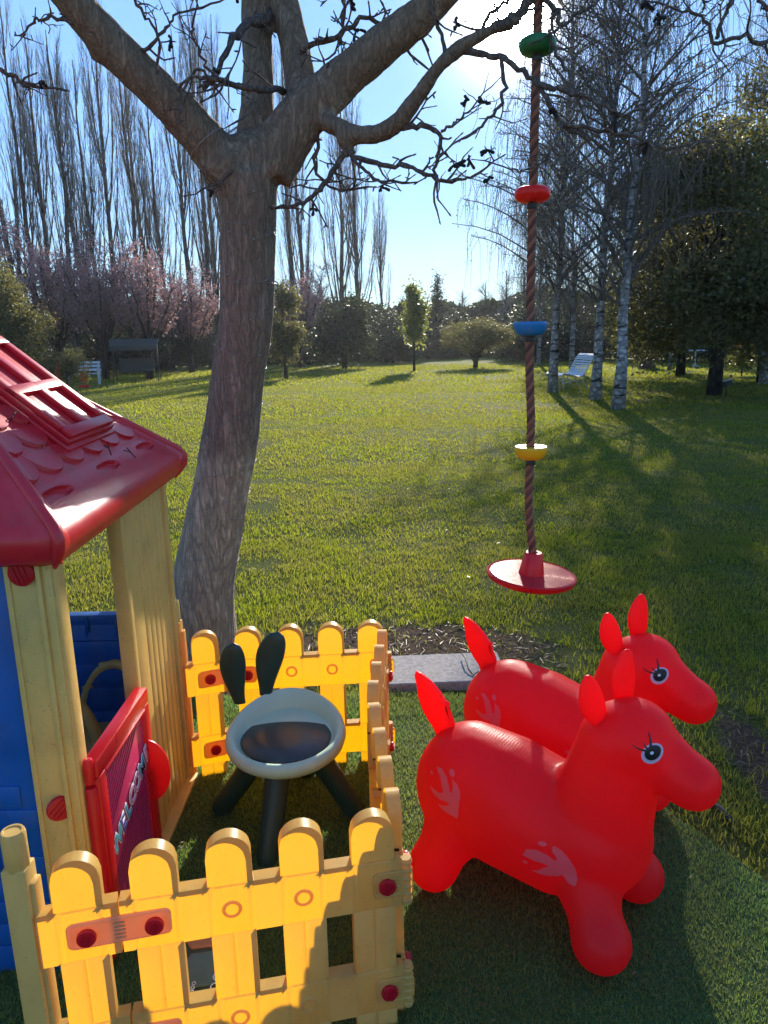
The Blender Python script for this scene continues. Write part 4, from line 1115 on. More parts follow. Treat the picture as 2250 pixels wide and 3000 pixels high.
BR = [
    [(985, 112, 9, 2.80), (1040, 116, 8, 2.78), (1090, 130, 7.5, 2.74), (1135, 158, 7, 2.7), (1185, 188, 7, 2.66), (1240, 202, 6.5, 2.64), (1295, 228, 5, 2.62), (1345, 246, 4, 2.6), (1400, 230, 3, 2.6)],
    [(1150, 168, 7, 2.68), (1190, 225, 6, 2.66), (1215, 268, 5.5, 2.64), (1265, 300, 4.5, 2.62), (1298, 350, 3.5, 2.6), (1308, 400, 2.5, 2.6)],
    [(1212, 266, 5, 2.64), (1290, 280, 5, 2.6), (1360, 292, 4.5, 2.58), (1420, 316, 4, 2.56), (1458, 318, 3, 2.55)],
    [(1080, 126, 6, 2.75), (1092, 180, 5, 2.73), (1075, 230, 4, 2.7), (1040, 270, 3.5, 2.7), (1000, 305, 2.5, 2.7)],
    [(1215, 268, 4, 2.64), (1200, 310, 3.5, 2.6), (1175, 345, 3, 2.6), (1130, 370, 2.4, 2.6), (1105, 365, 2, 2.6)],
    [(748, 320, 9, 2.99), (775, 343, 7, 2.97), (840, 356, 6, 2.95), (900, 368, 5.5, 2.92), (945, 385, 5, 2.9), (990, 390, 4, 2.9), (1020, 382, 3, 2.9)],
    [(745, 330, 8, 3.0), (715, 375, 6, 3.0), (690, 410, 6, 3.0), (655, 440, 5.5, 3.02), (605, 446, 4, 3.05)],
    [(755, 335, 5, 2.98), (790, 370, 4, 2.95), (820, 392, 3.5, 2.93), (855, 388, 3, 2.92)],
    [(845, 272, 9, 2.92), (900, 272, 7, 2.88), (945, 286, 6, 2.86), (950, 320, 5, 2.86), (940, 365, 4, 2.86), (945, 395, 3, 2.86)],
    [(950, 285, 4, 2.86), (975, 270, 3.5, 2.84), (1000, 250, 2.6, 2.84), (1015, 240, 2, 2.84)],
    [(700, 265, 6, 3.1), (690, 300, 5, 3.1), (680, 350, 4.5, 3.1), (695, 390, 4, 3.1), (740, 412, 3, 3.1)],
    [(610, 195, 9, 3.2), (560, 195, 8, 3.0), (500, 182, 8, 2.95), (470, 172, 7, 2.9), (420, 165, 4, 2.88), (395, 190, 3, 2.86)],
    [(440, 200, 6, 2.95), (470, 150, 7, 2.95), (500, 90, 8, 2.98), (530, 55, 11, 3.1), (560, 45, 14, 3.25)],
    [(470, 172, 4, 2.9), (440, 130, 3.5, 2.9), (420, 90, 3, 2.9), (415, 60, 2.5, 2.9)],
    [(380, 200, 4, 2.95), (430, 150, 4, 2.93), (470, 190, 3, 2.9), (490, 160, 3, 2.9)],
    [(290, 120, 6, 2.92), (330, 95, 5, 2.9), (360, 60, 4, 2.9), (385, 30, 3, 2.9), (440, 20, 3, 2.9)],
    [(335, 165, 4, 2.92), (345, 90, 3.5, 2.9), (320, 45, 3.5, 2.9), (290, 0, 4, 2.9), (270, -30, 4, 2.9)],
    [(180, 60, 6, 2.85), (130, 40, 5, 2.83), (90, 45, 4, 2.82), (70, 50, 3, 2.82)],
    [(-60, 140, 6, 2.8), (-10, 150, 6, 2.8), (30, 165, 5, 2.8), (55, 185, 4, 2.8)],
    [(680, 190, 7, 3.1), (720, 150, 6, 3.1), (760, 120, 6, 3.05), (800, 80, 6, 3.05), (850, 50, 5, 3.05), (900, 70, 4, 3.05)],
    [(650, 110, 8, 3.2), (700, 90, 7, 3.15), (740, 70, 7, 3.1), (790, 40, 6, 3.1), (840, 60, 5, 3.1), (870, 100, 4, 3.1)],
    [(735, 90, 5, 3.1), (740, 40, 4.5, 3.1), (742, -20, 5, 3.1), (745, -60, 5, 3.1)],
    [(1070, 62, 17, 2.765), (1100, 48, 15, 2.755), (1130, 20, 12, 2.75), (1155, -30, 11, 2.75)],
    [(960, 120, 6, 2.8), (950, 60, 5, 2.78), (930, 20, 4, 2.78), (935, -20, 4, 2.78)],
    [(1030, 80, 5, 2.78), (1060, 30, 5, 2.76), (1100, 0, 4, 2.76)],
    [(1155, -20, 9, 2.8), (1200, 20, 6, 2.75), (1215, 60, 5, 2.72), (1245, 30, 4, 2.7), (1290, 10, 3, 2.7)],
    [(1200, 10, 5, 2.75), (1190, 60, 4, 2.74), (1200, 110, 4, 2.72), (1225, 150, 4, 2.70), (1240, 200, 4, 2.66)],
    [(1700, 40, 7, 2.6), (1640, 95, 6, 2.58), (1600, 78, 5, 2.56), (1545, 90, 5, 2.55), (1530, 50, 4, 2.55), (1480, 25, 3, 2.55)],
    [(1545, 90, 5, 2.55), (1560, 40, 5, 2.56), (1570, -30, 6, 2.6), (1400, -200, 14, 2.75), (1262, -338, 16, 2.8)],
    [(1700, 60, 5, 2.6), (1660, 20, 5, 2.6), (1620, -10, 5, 2.6), (1560, -60, 6, 2.6)],
    [(520, 350, 5, 3.02), (500, 372, 4, 2.98), (470, 400, 3, 2.98)],
    [(1700, 60, 5, 2.6), (1900, -60, 10, 2.7), (2100, -300, 14, 2.8), (1262, -338, 16, 2.8)],
]
for b in BR: branch(b, 1, .34, .13)
# unseen upper crown above the frame (its shade dapples the play area)
r3 = random.Random(9)
for (x0, z0, y0) in ((-.55, 3.1, 3.3), (-.3, 3.0, 3.4), (.3, 3.0, 3.1), (.75, 3.3, 2.9), (-1.4, 3.0, 2.7), (.1, 3.6, 3.2), (.6, 3.6, 3.6), (-1.0, 3.4, 3.4)):
    for k in range(5):
        d = Vector((r3.gauss(0, 1), r3.gauss(0, 1), r3.uniform(-.1, 1.4))).normalized(); p = Vector((x0, y0, z0)); pts = [p.copy()]
        for i in range(8):
            d = (d + Vector((r3.gauss(0, .2), r3.gauss(0, .2), r3.gauss(.05, .15)))).normalized(); p = p + d * .2; pts.append(p.copy())
            if r3.random() < .7: knobbly(p, Vector((r3.gauss(0, 1), r3.gauss(0, 1), r3.gauss(0, .6))), .3, .006, 1, r3)
        branches.tube([q - wl for q in pts], [.028 - .0028 * i for i in range(9)], 8)
branches.build('branches', M['twig'], wal); [p_.build('husk', M['deadpod'], wal) for p_ in POD]

# fairy light wire wound round the trunk
fl = thing('string_lights', 'thin pale wire of tiny clear fairy lights wound round the walnut trunk', 'string lights', (TR.x, TR.y, 0))
wirem = plastic('pale wire', (.24, .20, .18), .4, None, 0, .03)
bulbm = plastic('clear bulb', (.25, .24, .22), .1, (.9, .9, .85), .3, .02)
bvt = BVHTree.FromPolygons([v.co.copy() for v in tk.data.vertices], [tuple(p.vertices) for p in tk.data.polygons])
wr = random.Random(3); wmb = MB(); bmbs = []
N_ = 1400; pts = []; turns = 19
axis = [p - wl for p in tsp]
for i in range(N_):
    t = i / (N_ - 1); f = t * (len(axis) - 12) + 4; k = int(f); c = axis[k].lerp(axis[min(k + 1, len(axis) - 1)], f - k)
    a = 2 * math.pi * turns * t; c = c + Vector((0, 0, .045 * math.sin(a * .37 + 1) + .03 * math.sin(a + 2 * math.sin(t * 40))))
    o_ = c + Vector((math.cos(a), math.sin(a), 0)) * .6; h = bvt.ray_cast(o_, (c - o_).normalized())
    if h[0] is not None: pts.append(h[0] + (o_ - c).normalized() * .003)
wmb.tube(pts, .0008, 5); 
for k in range(5):
    c0 = at(455 - k * 6, 300 + k * 5, 3.03) - wl; ring = []
    ax_ = Vector((-.62, -.1, .78)).normalized(); uu = ax_.orthogonal().normalized(); vv = ax_.cross(uu)
    for i in range(25):
        dr = uu * math.cos(2 * math.pi * i / 24) + vv * math.sin(2 * math.pi * i / 24); o_ = c0 + dr * .35; h = bvt.ray_cast(o_, -dr)
        if h[0] is not None: ring.append(h[0] + dr * .003)
    if len(ring) > 4: wmb.tube(ring, .0011, 5)
wmb.build('wire', wirem, fl)
bmb = MB(); bmb.lathe([(.0001, -.005), (.0032, -.003), (.0045, 0), (.003, .003), (.0001, .005)], 8)
bme = bmb.mesh('bulb'); bme.materials.append(bulbm)
for i in range(8, len(pts), 17):
    o = bpy.data.objects.new('bulb', bme); COL.objects.link(o); o.parent = fl; o.location = pts[i]

# ============================================================ BACKGROUND TREES
def leaf_arrays(P, size, g, droop=.0, aspect=.55, jit=.35):
    n = len(P); a = g.normal(size=(n, 3)); a[:, 2] -= droop * 1.6; a /= np.linalg.norm(a, axis=1)[:, None]
    b = g.normal(size=(n, 3)); b -= a * (a * b).sum(1)[:, None]; b /= np.linalg.norm(b, axis=1)[:, None]
    s = size * g.uniform(1 - jit, 1 + jit, n)[:, None]
    V = np.stack([P - a * s * .5, P + b * s * aspect * .5, P + a * s * .5, P - b * s * aspect * .5], 1)
    return V.reshape(-1, 3), np.arange(n * 4).reshape(-1, 4)

def clump_points(g, blobs, n, shell=.55):
    """points in overlapping ellipsoid blobs, denser toward their shells; blob: (cx,cy,cz,rx,ry,rz)"""
    B = np.array(blobs); w = (B[:, 3] * B[:, 4] * B[:, 5]) ** .66; idx = g.choice(len(B), n, p=w / w.sum())
    d = g.normal(size=(n, 3)); d /= np.linalg.norm(d, axis=1)[:, None]; r = g.uniform(shell ** 3, 1, n) ** (1 / 3)
    return B[idx, :3] + d * r[:, None] * B[idx, 3:6]

class TreeKit: pass
def mk_tree(name, trunk_mb, tmat, crown, cmat, crown_name='crown', extra=None):
    root = thing(name, 'x', 'tree'); root.location = (0, 0, -500)
    trunk_mb.build('trunk', tmat, root)
    if crown is not None: np_mesh(crown_name, crown[0], crown[1], cmat, root)
    if extra is not None: extra[0].build('twigs', extra[1], root, smooth=False)
    return root
PROTO_USED = {}
def place(proto, loc, scale=1.0, rz=0.0, label='', group=None, sz=None, name=None):
    o = proto if not PROTO_USED.get(proto.name) else copy_tree(proto)
    PROTO_USED[proto.name] = True
    o.location = loc; o.rotation_euler.z = rz; o.scale = (scale, scale, sz or scale); o['label'] = label
    if group: o['group'] = group
    return o
def px_place(proto, h0, xb, Y, ytop, xt=None, **kw):
    b = at(xb, 800, Y); t = at(xt if xt is not None else xb, ytop, Y); s = t.z / h0
    return place(proto, (b.x, Y, 0), sz=s, **kw)

# ---- Lombardy poplars, bare
def poplar(seed):
    r = random.Random(seed); g = np.random.default_rng(seed); h = 18.0; mb = MB(); tw = MB()
    tp = []; x = y = 0
    for i in range(13):
        t = i / 12; tp.append(Vector((x, y, h * t))); x += r.gauss(0, .07); y += r.gauss(0, .07)
    mb.tube(tp, [.19 * (1 - .93 * (i / 12)) + .01 for i in range(13)], 8)
    def tr(z):
        f = z / h * 12; k = min(11, int(f)); return tp[k].lerp(tp[k + 1], f - k)
    for q in range(32):
        u = r.random(); hs = h * (.06 + .80 * u); az = r.uniform(0, 2 * math.pi); big = r.random() < .3
        L = min((h * 1.0 - hs) * r.uniform(.35, .8) + .6, 8.5 if big else 5.5); sp = (.35 + .9 * (1 - u)) * r.uniform(.6, 1.15)
        c = tr(hs); pts = []; 
        for i in range(8):
            t = i / 7; o = sp * (1 - math.exp(-2.6 * t)) + .12 * t
            pts.append(c + Vector((math.cos(az) * o + r.gauss(0, .03), math.sin(az) * o + r.gauss(0, .03), L * t)))
        r0 = (.052 if big else .026) * (1 - .5 * u)
        mb.tube(pts, [r0 * (1 - .85 * i / 7) + .005 for i in range(8)], 5, cap=False)
        for w in range(int(10 + L * 3.2)):
            f = r.uniform(.12, 1.0) * 7; k = min(6, int(f)); p = pts[k].lerp(pts[k + 1], f - k); a2 = az + r.gauss(0, 1.1); l = r.uniform(.5, 1.5)
            d = Vector((math.cos(a2) * r.uniform(.12, .40), math.sin(a2) * r.uniform(.12, .40), 1)).normalized()
            p2 = p + d * l * .5 + Vector((math.cos(a2), math.sin(a2), 0)) * .05; p3 = p + d * l
            tw.tube([p, p2, p3], [.009, .0065, .0035], 3, cap=False)
            if r.random() < .8:
                d2 = (d + Vector((r.gauss(0, .3), r.gauss(0, .3), 0))).normalized(); tw.tube([p2, p2 + d2 * l * .45], [.007, .003], 3, cap=False)
    return mk_tree('poplar', mb, M['poplar'], None, None, extra=(tw, M['ptwig']))
pops = [poplar(100 + i) for i in range(4)]
for p in pops: p['category'] = 'tree'
PL = [(-20, -120, 34), (28, -60, 36), (75, -20, 37), (112, 40, 40), (150, 60, 39), (178, 100, 44), (208, 130, 41), (252, -10, 43), (292, 120, 42), (322, 150, 47), (352, 190, 44), (410, 60, 46), (447, -20, 44), (468, 60, 48), (492, 30, 50), (632, 20, 47), (652, 110, 50), (742, 180, 53), (772, 205, 52), (826, 400, 60)]
ords = ['first', 'second', 'third', 'fourth', 'fifth', 'sixth', 'seventh', 'eighth', 'ninth', 'tenth', 'eleventh', 'twelfth', 'thirteenth', 'fourteenth', 'fifteenth']
for i, (x, yt, Y) in enumerate(PL):
    tx = x; bx = x + (x - 830) * -.03
    if x < 500: lb = 'tall bare poplar, %s from the left in the row behind the pink blossom trees' % ords[i]
    elif x < 700: lb = 'tall bare poplar seen just right of the walnut trunk, the %s' % ('nearer dark one' if x < 640 else 'farther one to its right')
    elif x < 800: lb = 'bare poplar in the pair standing alone against the open sky, the %s one' % ('left' if x < 760 else 'right')
    else: lb = 'small thin bare poplar at the right end of the row against open sky'
    s_ = (Y / 46) * .62 + .30
    px_place(pops[i % 4], 18.0, bx, Y, yt, xt=tx, scale=s_ * (.6 if x > 800 else 1), rz=i * 1.7, label=lb, group='bare poplars in a row')

# ---- rounded blossom trees
def blossom(seed, cm, n=15000):
    r = random.Random(seed); g = np.random.default_rng(seed); mb = MB(); tw = MB(); h = 6.2; P = []
    mb.tube([(0, 0, 0), (.03, 0, .7), (0, .05, 1.4)], [.17, .13, .12], 9)
    for q in range(16):
        az = q * 2.4; out = r.uniform(.4, 2.0); top = r.uniform(3.6, 6.0) * (1 - .05 * out); pts = []
        for i in range(8):
            t = i / 7; o = out * (t ** .75); pts.append(Vector((math.cos(az) * o + r.gauss(0, .04), math.sin(az) * o + r.gauss(0, .04), 1.1 + (top - 1.1) * t ** .9)))
        mb.tube(pts, [.065 * (1 - .88 * i / 7) + .006 for i in range(8)], 5, cap=False)
        for w in range(34):
            f = r.uniform(.22, 1) * 7; k = min(6, int(f)); p = pts[k].lerp(pts[k + 1], f - k); a2 = r.uniform(0, 6.28); l = r.uniform(.4, 1.15)
            d = Vector((math.cos(a2) * .65, math.sin(a2) * .65, r.uniform(.35, 1))).normalized(); e = p + d * l
            tw.tube([p, p + d * l * .5 + Vector((0, 0, .04)), e], [.012, .009, .004], 3, cap=False)
            for m_ in range(n // (16 * 34)):
                t = r.uniform(.15, 1.05); P.append(p + d * l * t + Vector((r.gauss(0, .07), r.gauss(0, .07), r.gauss(0, .07))))
    return mk_tree('blossom_tree', mb, M['darkbark'], leaf_arrays(np.array([tuple(p) for p in P]), .074, g, aspect=.8), cm, 'blossom', (tw, M['ptwig']))
bl = [blossom(31, M['blossom']), blossom(32, M['blossom'], 13000)]
for i, (x, Y, yt, s_, lb) in enumerate(((-15, 31, 435, 1.15, 'pink blossom tree at the far left edge above the dark cypress'), (135, 35, 470, 1.05, 'pink blossom tree between the left cypress and the canopied garden swing'), (228, 33.5, 500, 1.0, 'grey pink blossom tree whose twin stems stand left of the canopied garden swing'),
                                       (322, 33, 492, 1.1, 'pink blossom tree directly over the canopied garden swing'), (415, 40, 570, .95, 'small pale pink blossom tree touching the left side of the walnut trunk'), (650, 44, 555, 1.05, 'pink blossom tree just right of the walnut trunk behind the dark shrubs'))):
    px_place(bl[i % 2], 6.2, x, Y, yt, scale=s_, rz=i * 2.1, label=lb, group='pink blossom trees')

# ---- leafy trees
def leafy(name, seed, blobs, n, size, cmat, trunk, tmat=None, droop=0, stems=(), shell=.5, aspect=.55):
    g = np.random.default_rng(seed); r = random.Random(seed); P = clump_points(g, blobs, n, shell)
    # sprays: cluster leaves round short shoots so the outline is ragged
    c = g.integers(0, len(P), n // 9); sp = P[c]; k = g.integers(0, len(c), n // 2)
    P[:n // 2] = sp[k] + g.normal(size=(n // 2, 3)) * size * np.array([1.1, 1.1, 1.5 + droop * 2.2]) - np.array([0, 0, 1]) * droop * size * g.random(n // 2)[:, None] * 4
    P = P[P[:, 2] > .12]
    mb = MB(); mb.tube(trunk[0], trunk[1], 9)
    top = Vector(trunk[0][-1])
    for b in blobs:
        s = Vector(trunk[0][len(trunk[0]) // 2]).lerp(top, r.random()); e = Vector(b[:3]) + Vector((r.gauss(0, .1), r.gauss(0, .1), .2)) * b[3]
        mb.tube([s, s.lerp(e, .5) + Vector((0, 0, .1 * b[3])), e], [trunk[1][-1] * .8, trunk[1][-1] * .5, .01], 5)
    for s_ in stems: mb.tube(s_[0], s_[1], 8)
    return mk_tree(name, mb, tmat or M['darkbark'], leaf_arrays(P, size, g, droop, aspect), cmat)
def rblobs(seed, n, c, R_, r0, r1, taper=0.0, zs=1.0):
    r = random.Random(seed); out = []
    for i in range(n):
        for _ in range(50):
            p = Vector((r.uniform(-1, 1), r.uniform(-1, 1), r.uniform(-1, 1)))
            w = 1 - taper * (p.z + 1) / 2
            if math.hypot(p.x, p.y) < w * math.sqrt(max(.02, 1 - p.z * p.z * .8)): break
        q = r.uniform(r0, r1) * (1 - taper * .5 * (p.z + 1) / 2)
        out.append((c[0] + p.x * R_[0], c[1] + p.y * R_[1], c[2] + p.z * R_[2], q, q, q * zs))
    return out
# drooping dark round tree (photo x 745)
T1 = leafy('evergreen_tree', 41, rblobs(41, 26, (0, 0, 3.0), (1.5, 1.5, 1.7), .45, .85, .45, 1.2), 16000, .13, M['ever'], ([(0, 0, 0), (.02, 0, .8), (0, 0, 2.5), (0, 0, 4)], [.14, .11, .08, .03]), droop=.9)
px_place(T1, 5.4, 745, 41, 612, scale=1.25, label='dark drooping evergreen tree between the walnut trunk and the narrow glossy sapling', rz=.5)
# narrow sapling with big glossy leaves (x 895)
T2 = leafy('magnolia_sapling', 42, rblobs(42, 22, (0, 0, 2.75), (.55, .55, 1.65), .18, .36, .55, 1.1), 3600, .15, M['brightleaf'], ([(0, 0, 0), (0, 0, 1), (.03, 0, 2.5), (0, 0, 4.3)], [.06, .05, .035, .012]), shell=.2)
px_place(T2, 4.65, 895, 35.8, 588, scale=1.15, label='narrow pointed sapling with bright glossy leaves on the far lawn', rz=1)
T2b = leafy('magnolia_tree', 54, rblobs(54, 20, (0, 0, 2.6), (.8, .8, 1.8), .3, .5, .4, 1.1), 6000, .14, M['ever2'], ([(0, 0, 0), (0, 0, 1), (0, 0, 4)], [.09, .07, .02]), shell=.3)
b_ = at(610, 800, 30); T2b.location = (b_.x, 31, 0); T2b.scale = (1.0, 1.0, .86); T2b['label'] = 'glossy leaved magnolia half hidden behind the right side of the walnut trunk'; T2b.rotation_euler.z = 2.2
# round bush tree (x 1030)
T3 = leafy('round_tree', 43, rblobs(43, 18, (0, 0, 2.0), (1.35, 1.35, .85), .5, .8, .1, .8), 11000, .11, M['ever2'], ([(0, 0, 0), (.02, 0, .6), (-.05, 0, 1.3)], [.13, .11, .07]), stems=[([(0, 0, .3), (.35, 0, 1.3)], [.07, .04]), ([(0, 0, .3), (-.4, .1, 1.3)], [.07, .04])])
px_place(T3, 3.25, 1027, 38.2, 688, scale=1.05, label='low round topped tree with a forked trunk standing alone on the far lawn', rz=.4)
# far conifer (x 945)
T4 = leafy('conifer', 44, [(0, 0, 1.4 + i * .62, (1.35 - i * .11) * .8, (1.35 - i * .11) * .8, .5) for i in range(11)] + rblobs(45, 12, (0, 0, 3.6), (1.0, 1.0, 2.6), .4, .6, .7), 10000, .17, M['ever'], ([(0, 0, 0), (0, 0, 4), (0, 0, 8)], [.16, .1, .02]), droop=.4)
px_place(T4, 8.6, 945, 62, 580, scale=1.15, label='tall dark pointed conifer far behind the glossy sapling', rz=.4)
# left cypress at the frame edge and small olive shrub
T5 = leafy('cypress', 46, rblobs(46, 34, (0, 0, 3.1), (1.25, 1.25, 2.7), .35, .7, .55, 1.25), 24000, .085, M['ever2'], ([(0, 0, 0), (0, 0, 2), (0, 0, 5)], [.14, .1, .03]), droop=.8)
px_place(T5, 6.1, 30, 24, 548, scale=1.05, label='feathery olive green cypress at the left edge above the red roof', rz=.4)
T6 = leafy('round_shrub', 47, rblobs(47, 12, (0, 0, .95), (.55, .55, .55), .25, .42, .1), 5000, .06, M['ever2'], ([(0, 0, 0), (0, 0, .5), (0, 0, 1)], [.05, .04, .02]), droop=.3)
px_place(T6, 1.75, 142, 25, 742, scale=1.0, label='small round olive shrub right of the feathery cypress', rz=0)
# big dark trees on the right
T7 = leafy('dark_tree', 48, rblobs(48, 60, (0, 0, 5.3), (3.0, 3.0, 3.9), .6, 1.15, .30, 1.1), 60000, .125, M['ever2'], ([(0, 0, 0), (.03, 0, 1.2), (-.1, 0, 3), (.1, 0, 6)], [.19, .16, .14, .06]), droop=.7)
px_place(T7, 9.6, 1546, 18.2, 205, scale=1.0, label='big dark leafy tree with a thick trunk right of the white birches', rz=.9)
px_place(T7, 9.6, 1652, 22.3, 120, scale=1.15, label='big dark leafy tree cut off by the right edge of the frame', rz=2.9)
px_place(T7, 9.6, 1470, 27, 260, scale=.9, label='dark leafy tree half hidden behind the birches and the big dark tree', rz=4.4)
# shrubs and mid trees forming the dark belt
T8 = leafy('hedge_tree', 49, rblobs(49, 26, (0, 0, 2.7), (2.3, 1.6, 2.4), .7, 1.2, .3), 14000, .19, M['ever'], ([(0, 0, 0), (0, 0, 1.5), (0, 0, 3.5)], [.16, .13, .05]), droop=.3)
belt = [(95, 40, 690, 'behind the olive shrub at the left'), (190, 44, 660, 'behind the white garden bench at the left'), (285, 42, 668, 'behind the canopied garden swing'), (375, 45, 655, 'right of the canopied garden swing'), (440, 50, 640, 'just left of the walnut trunk'), (560, 52, 650, 'hidden mostly by the walnut trunk'), (668, 50, 650, 'left of the drooping evergreen'), (700, 56, 640, 'behind and left of the drooping evergreen'), (808, 54, 655, 'between the drooping evergreen and the sapling'), (850, 50, 668, 'touching the left side of the sapling'), (925, 56, 690, 'right of the sapling'), (985, 60, 668, 'left of the low round topped tree'), (1075, 58, 672, 'right of the low round topped tree'), (1125, 50, 650, 'left of the hanging rope'), (1165, 46, 640, 'behind the hanging rope'), (1225, 50, 620, 'behind the left birches'), (1300, 48, 600, 'behind the white lounge bench'), (1375, 46, 580, 'behind the nearest birch'), (1440, 44, 560, 'behind the brown tub'), (1500, 40, 560, 'left of the dark tree trunk'), (1590, 42, 560, 'between the two dark trunks at the right'), (1680, 38, 500, 'at the right frame edge')]
for i, (x, Y, yt, w) in enumerate(belt):
    px_place(T8, 6.0, x, Y, yt, scale=.85 + .25 * ((i * 37) % 10) / 10, rz=i * 1.3, label='dark evergreen of the far tree belt ' + w, group='evergreens of the far tree belt')
# the far wood closing the view
g = np.random.default_rng(77); n = 90000
X = g.uniform(-75, 75, n); Y = 66 + g.uniform(-3, 3, n); top = 2.2 + 3.0 * vnoise(X + 100, X * 0 + 3, 5.0, 8) + 1.2 * vnoise(X + 100, X * 0 + 9, 1.6, 9)
Z = top * g.random(n) ** .8; V_, F_ = leaf_arrays(np.stack([X, Y, Z], 1), .62, g, .1, .7)
tag(np_mesh('distant_wood', V_, F_, M['ever']), 'far dark strip of wood closing the end of the lawn', 'wood', kind='stuff')
# bare brush above the belt at centre right
def brush(seed):
    r = random.Random(seed); mb = MB(); tw = MB()
    mb.tube([(0, 0, 0), (.05, 0, 3), (0, .1, 8)], [.12, .08, .02], 6)
    for q in range(30):
        az = r.uniform(0, 6.28); hs = r.uniform(1.2, 7); p = Vector((0, 0, hs)); L = r.uniform(1, 2.4) * (1 - hs / 11); d = Vector((math.cos(az) * .6, math.sin(az) * .6, .9)).normalized()
        pts = [p]; 
        for i in range(5): d = (d + Vector((r.gauss(0, .15), r.gauss(0, .15), .1))).normalized(); pts.append(pts[-1] + d * L / 5)
        mb.tube(pts, [.03, .024, .018, .013, .009, .005], 4, cap=False)
        for w in range(16):
            k = r.randint(1, 5); d2 = Vector((r.gauss(0, .7), r.gauss(0, .7), r.uniform(0, 1.2))).normalized(); l = r.uniform(.3, .9)
            tw.tube([pts[k], pts[k] + d2 * l * .5, pts[k] + d2 * l + Vector((0, 0, .1))], [.012, .009, .005], 3, cap=False)
    return mk_tree('bare_tree', mb, M['poplar'], None, None, extra=(tw, M['ptwig']))
Br = brush(5)
for i, (x, Y, yt, w) in enumerate(((880, 64, 600, 'behind the glossy sapling'), (1000, 66, 610, 'left of the low round tree top'), (1045, 64, 590, 'above the low round topped tree'), (1090, 60, 560, 'left of the hanging rope'), (1130, 56, 540, 'just left of the hanging rope'), (700, 60, 560, 'above the drooping evergreen'))):
    px_place(Br, 9.0, x, Y, yt, scale=1.2, rz=i * 2.0, label='small bare twiggy tree in the distance ' + w, group='small bare trees in the distance')

# ---- birches
def birch(seed, h=11.5, lean=(0, 0), rad=.115, n=15000):
    r = random.Random(seed); g = np.random.default_rng(seed); mb = MB(); tw = MB(); P = []
    tp = [Vector((lean[0] * (i / 12) + r.gauss(0, .03) * (i > 1), lean[1] * i / 12 + r.gauss(0, .03), h * i / 12)) for i in range(13)]
    mb.tube(tp, [rad * 1.3, rad * .95] + [rad * .95 * (1 - i / 12) ** 1.2 + .008 for i in range(2, 13)], 12)
    def tr(z):
        f = z / h * 12; k = min(11, int(f)); return tp[k].lerp(tp[k + 1], f - k)
    for q in range(80):
        u = r.random() ** .9; hs = h * (.17 + .79 * u); az = r.uniform(0, 6.28); L = (1.0 + 2.3 * (1 - u)) * r.uniform(.7, 1.2); p = tr(hs)
        d = Vector((math.cos(az) * .8, math.sin(az) * .8, r.uniform(.5, 1.2))).normalized(); pts = [p]
        for i in range(7):
            d = (d + Vector((r.gauss(0, .12), r.gauss(0, .12), -.05 - .014 * i))).normalized(); pts.append(pts[-1] + d * L / 7)
        tw.tube(pts, [.030 * (1 - .5 * u) * (1 - .88 * i / 7) + .003 for i in range(8)], 5, cap=False)
        for w in range(int(30 * (1 - .68 * u))):
            f = r.uniform(.15, 1) * 7; k = min(6, int(f)); a = pts[k].lerp(pts[k + 1], f - k); a2 = r.uniform(0, 6.28); l = r.uniform(.5, 1.7)
            q0 = Vector((math.cos(a2) * .3, math.sin(a2) * .3, .12)); c = [a, a + q0 * l * .5, a + q0 * l * .95 + Vector((0, 0, -.28 * l)), a + q0 * l * 1.1 + Vector((r.gauss(0, .05), r.gauss(0, .05), -.85 * l))]
            tw.tube(c, [.0075, .006, .0045, .003], 3, cap=False)
            for m_ in range(6):
                t = r.uniform(.15, 1) * 3; kk = min(2, int(t)); P.append(c[kk].lerp(c[kk + 1], t - kk) + Vector((r.gauss(0, .04), r.gauss(0, .04), r.gauss(-.02, .04))))
    return mk_tree('birch', mb, M['birch'], leaf_arrays(np.array([tuple(p) for p in P]), .046, g, .7, .45), M['catkin'], 'crown', (tw, M['btwig']))
B1 = birch(61, lean=(.45, .2)); B2 = birch(62, lean=(.1, -.3), rad=.11); B3 = birch(63, lean=(-.35, .1), rad=.11)
G_ = 'white barked birches around the garden lounger'
b = gnd(1335, 884); place(B1, b, 1.0, .3, 'white birch with a split dark base, nearest of the birches', G_)
b = gnd(1285, 864); place(B2, b, 1.02, 1.3, 'white birch just right of the white garden lounger', G_)
b = gnd(1193, 848); place(B3, b, 1.05, 3.6, 'white birch just left of the white garden lounger', G_)
b = gnd(1236, 800); place(B1, b, 1.0, 3.4, 'slender leaning birch far behind the white garden lounger', G_)
b = gnd(1446, 800); place(B2, b, .75, .4, 'thin white birch far back beside the brown tub', G_)
b = gnd(1388, 790); place(B3, b, .8, .4, 'thin birch rising right behind the brown tub', G_)
b = gnd(1163, 790); place(B2, b, .9, 2.4, 'birch standing in the background right beside the hanging rope', G_)
b = gnd(1415, 812); place(B1, (b.x + 1.2, 22.0, 0), .95, 2.0, 'birch half hidden at the left side of the big dark tree', G_)
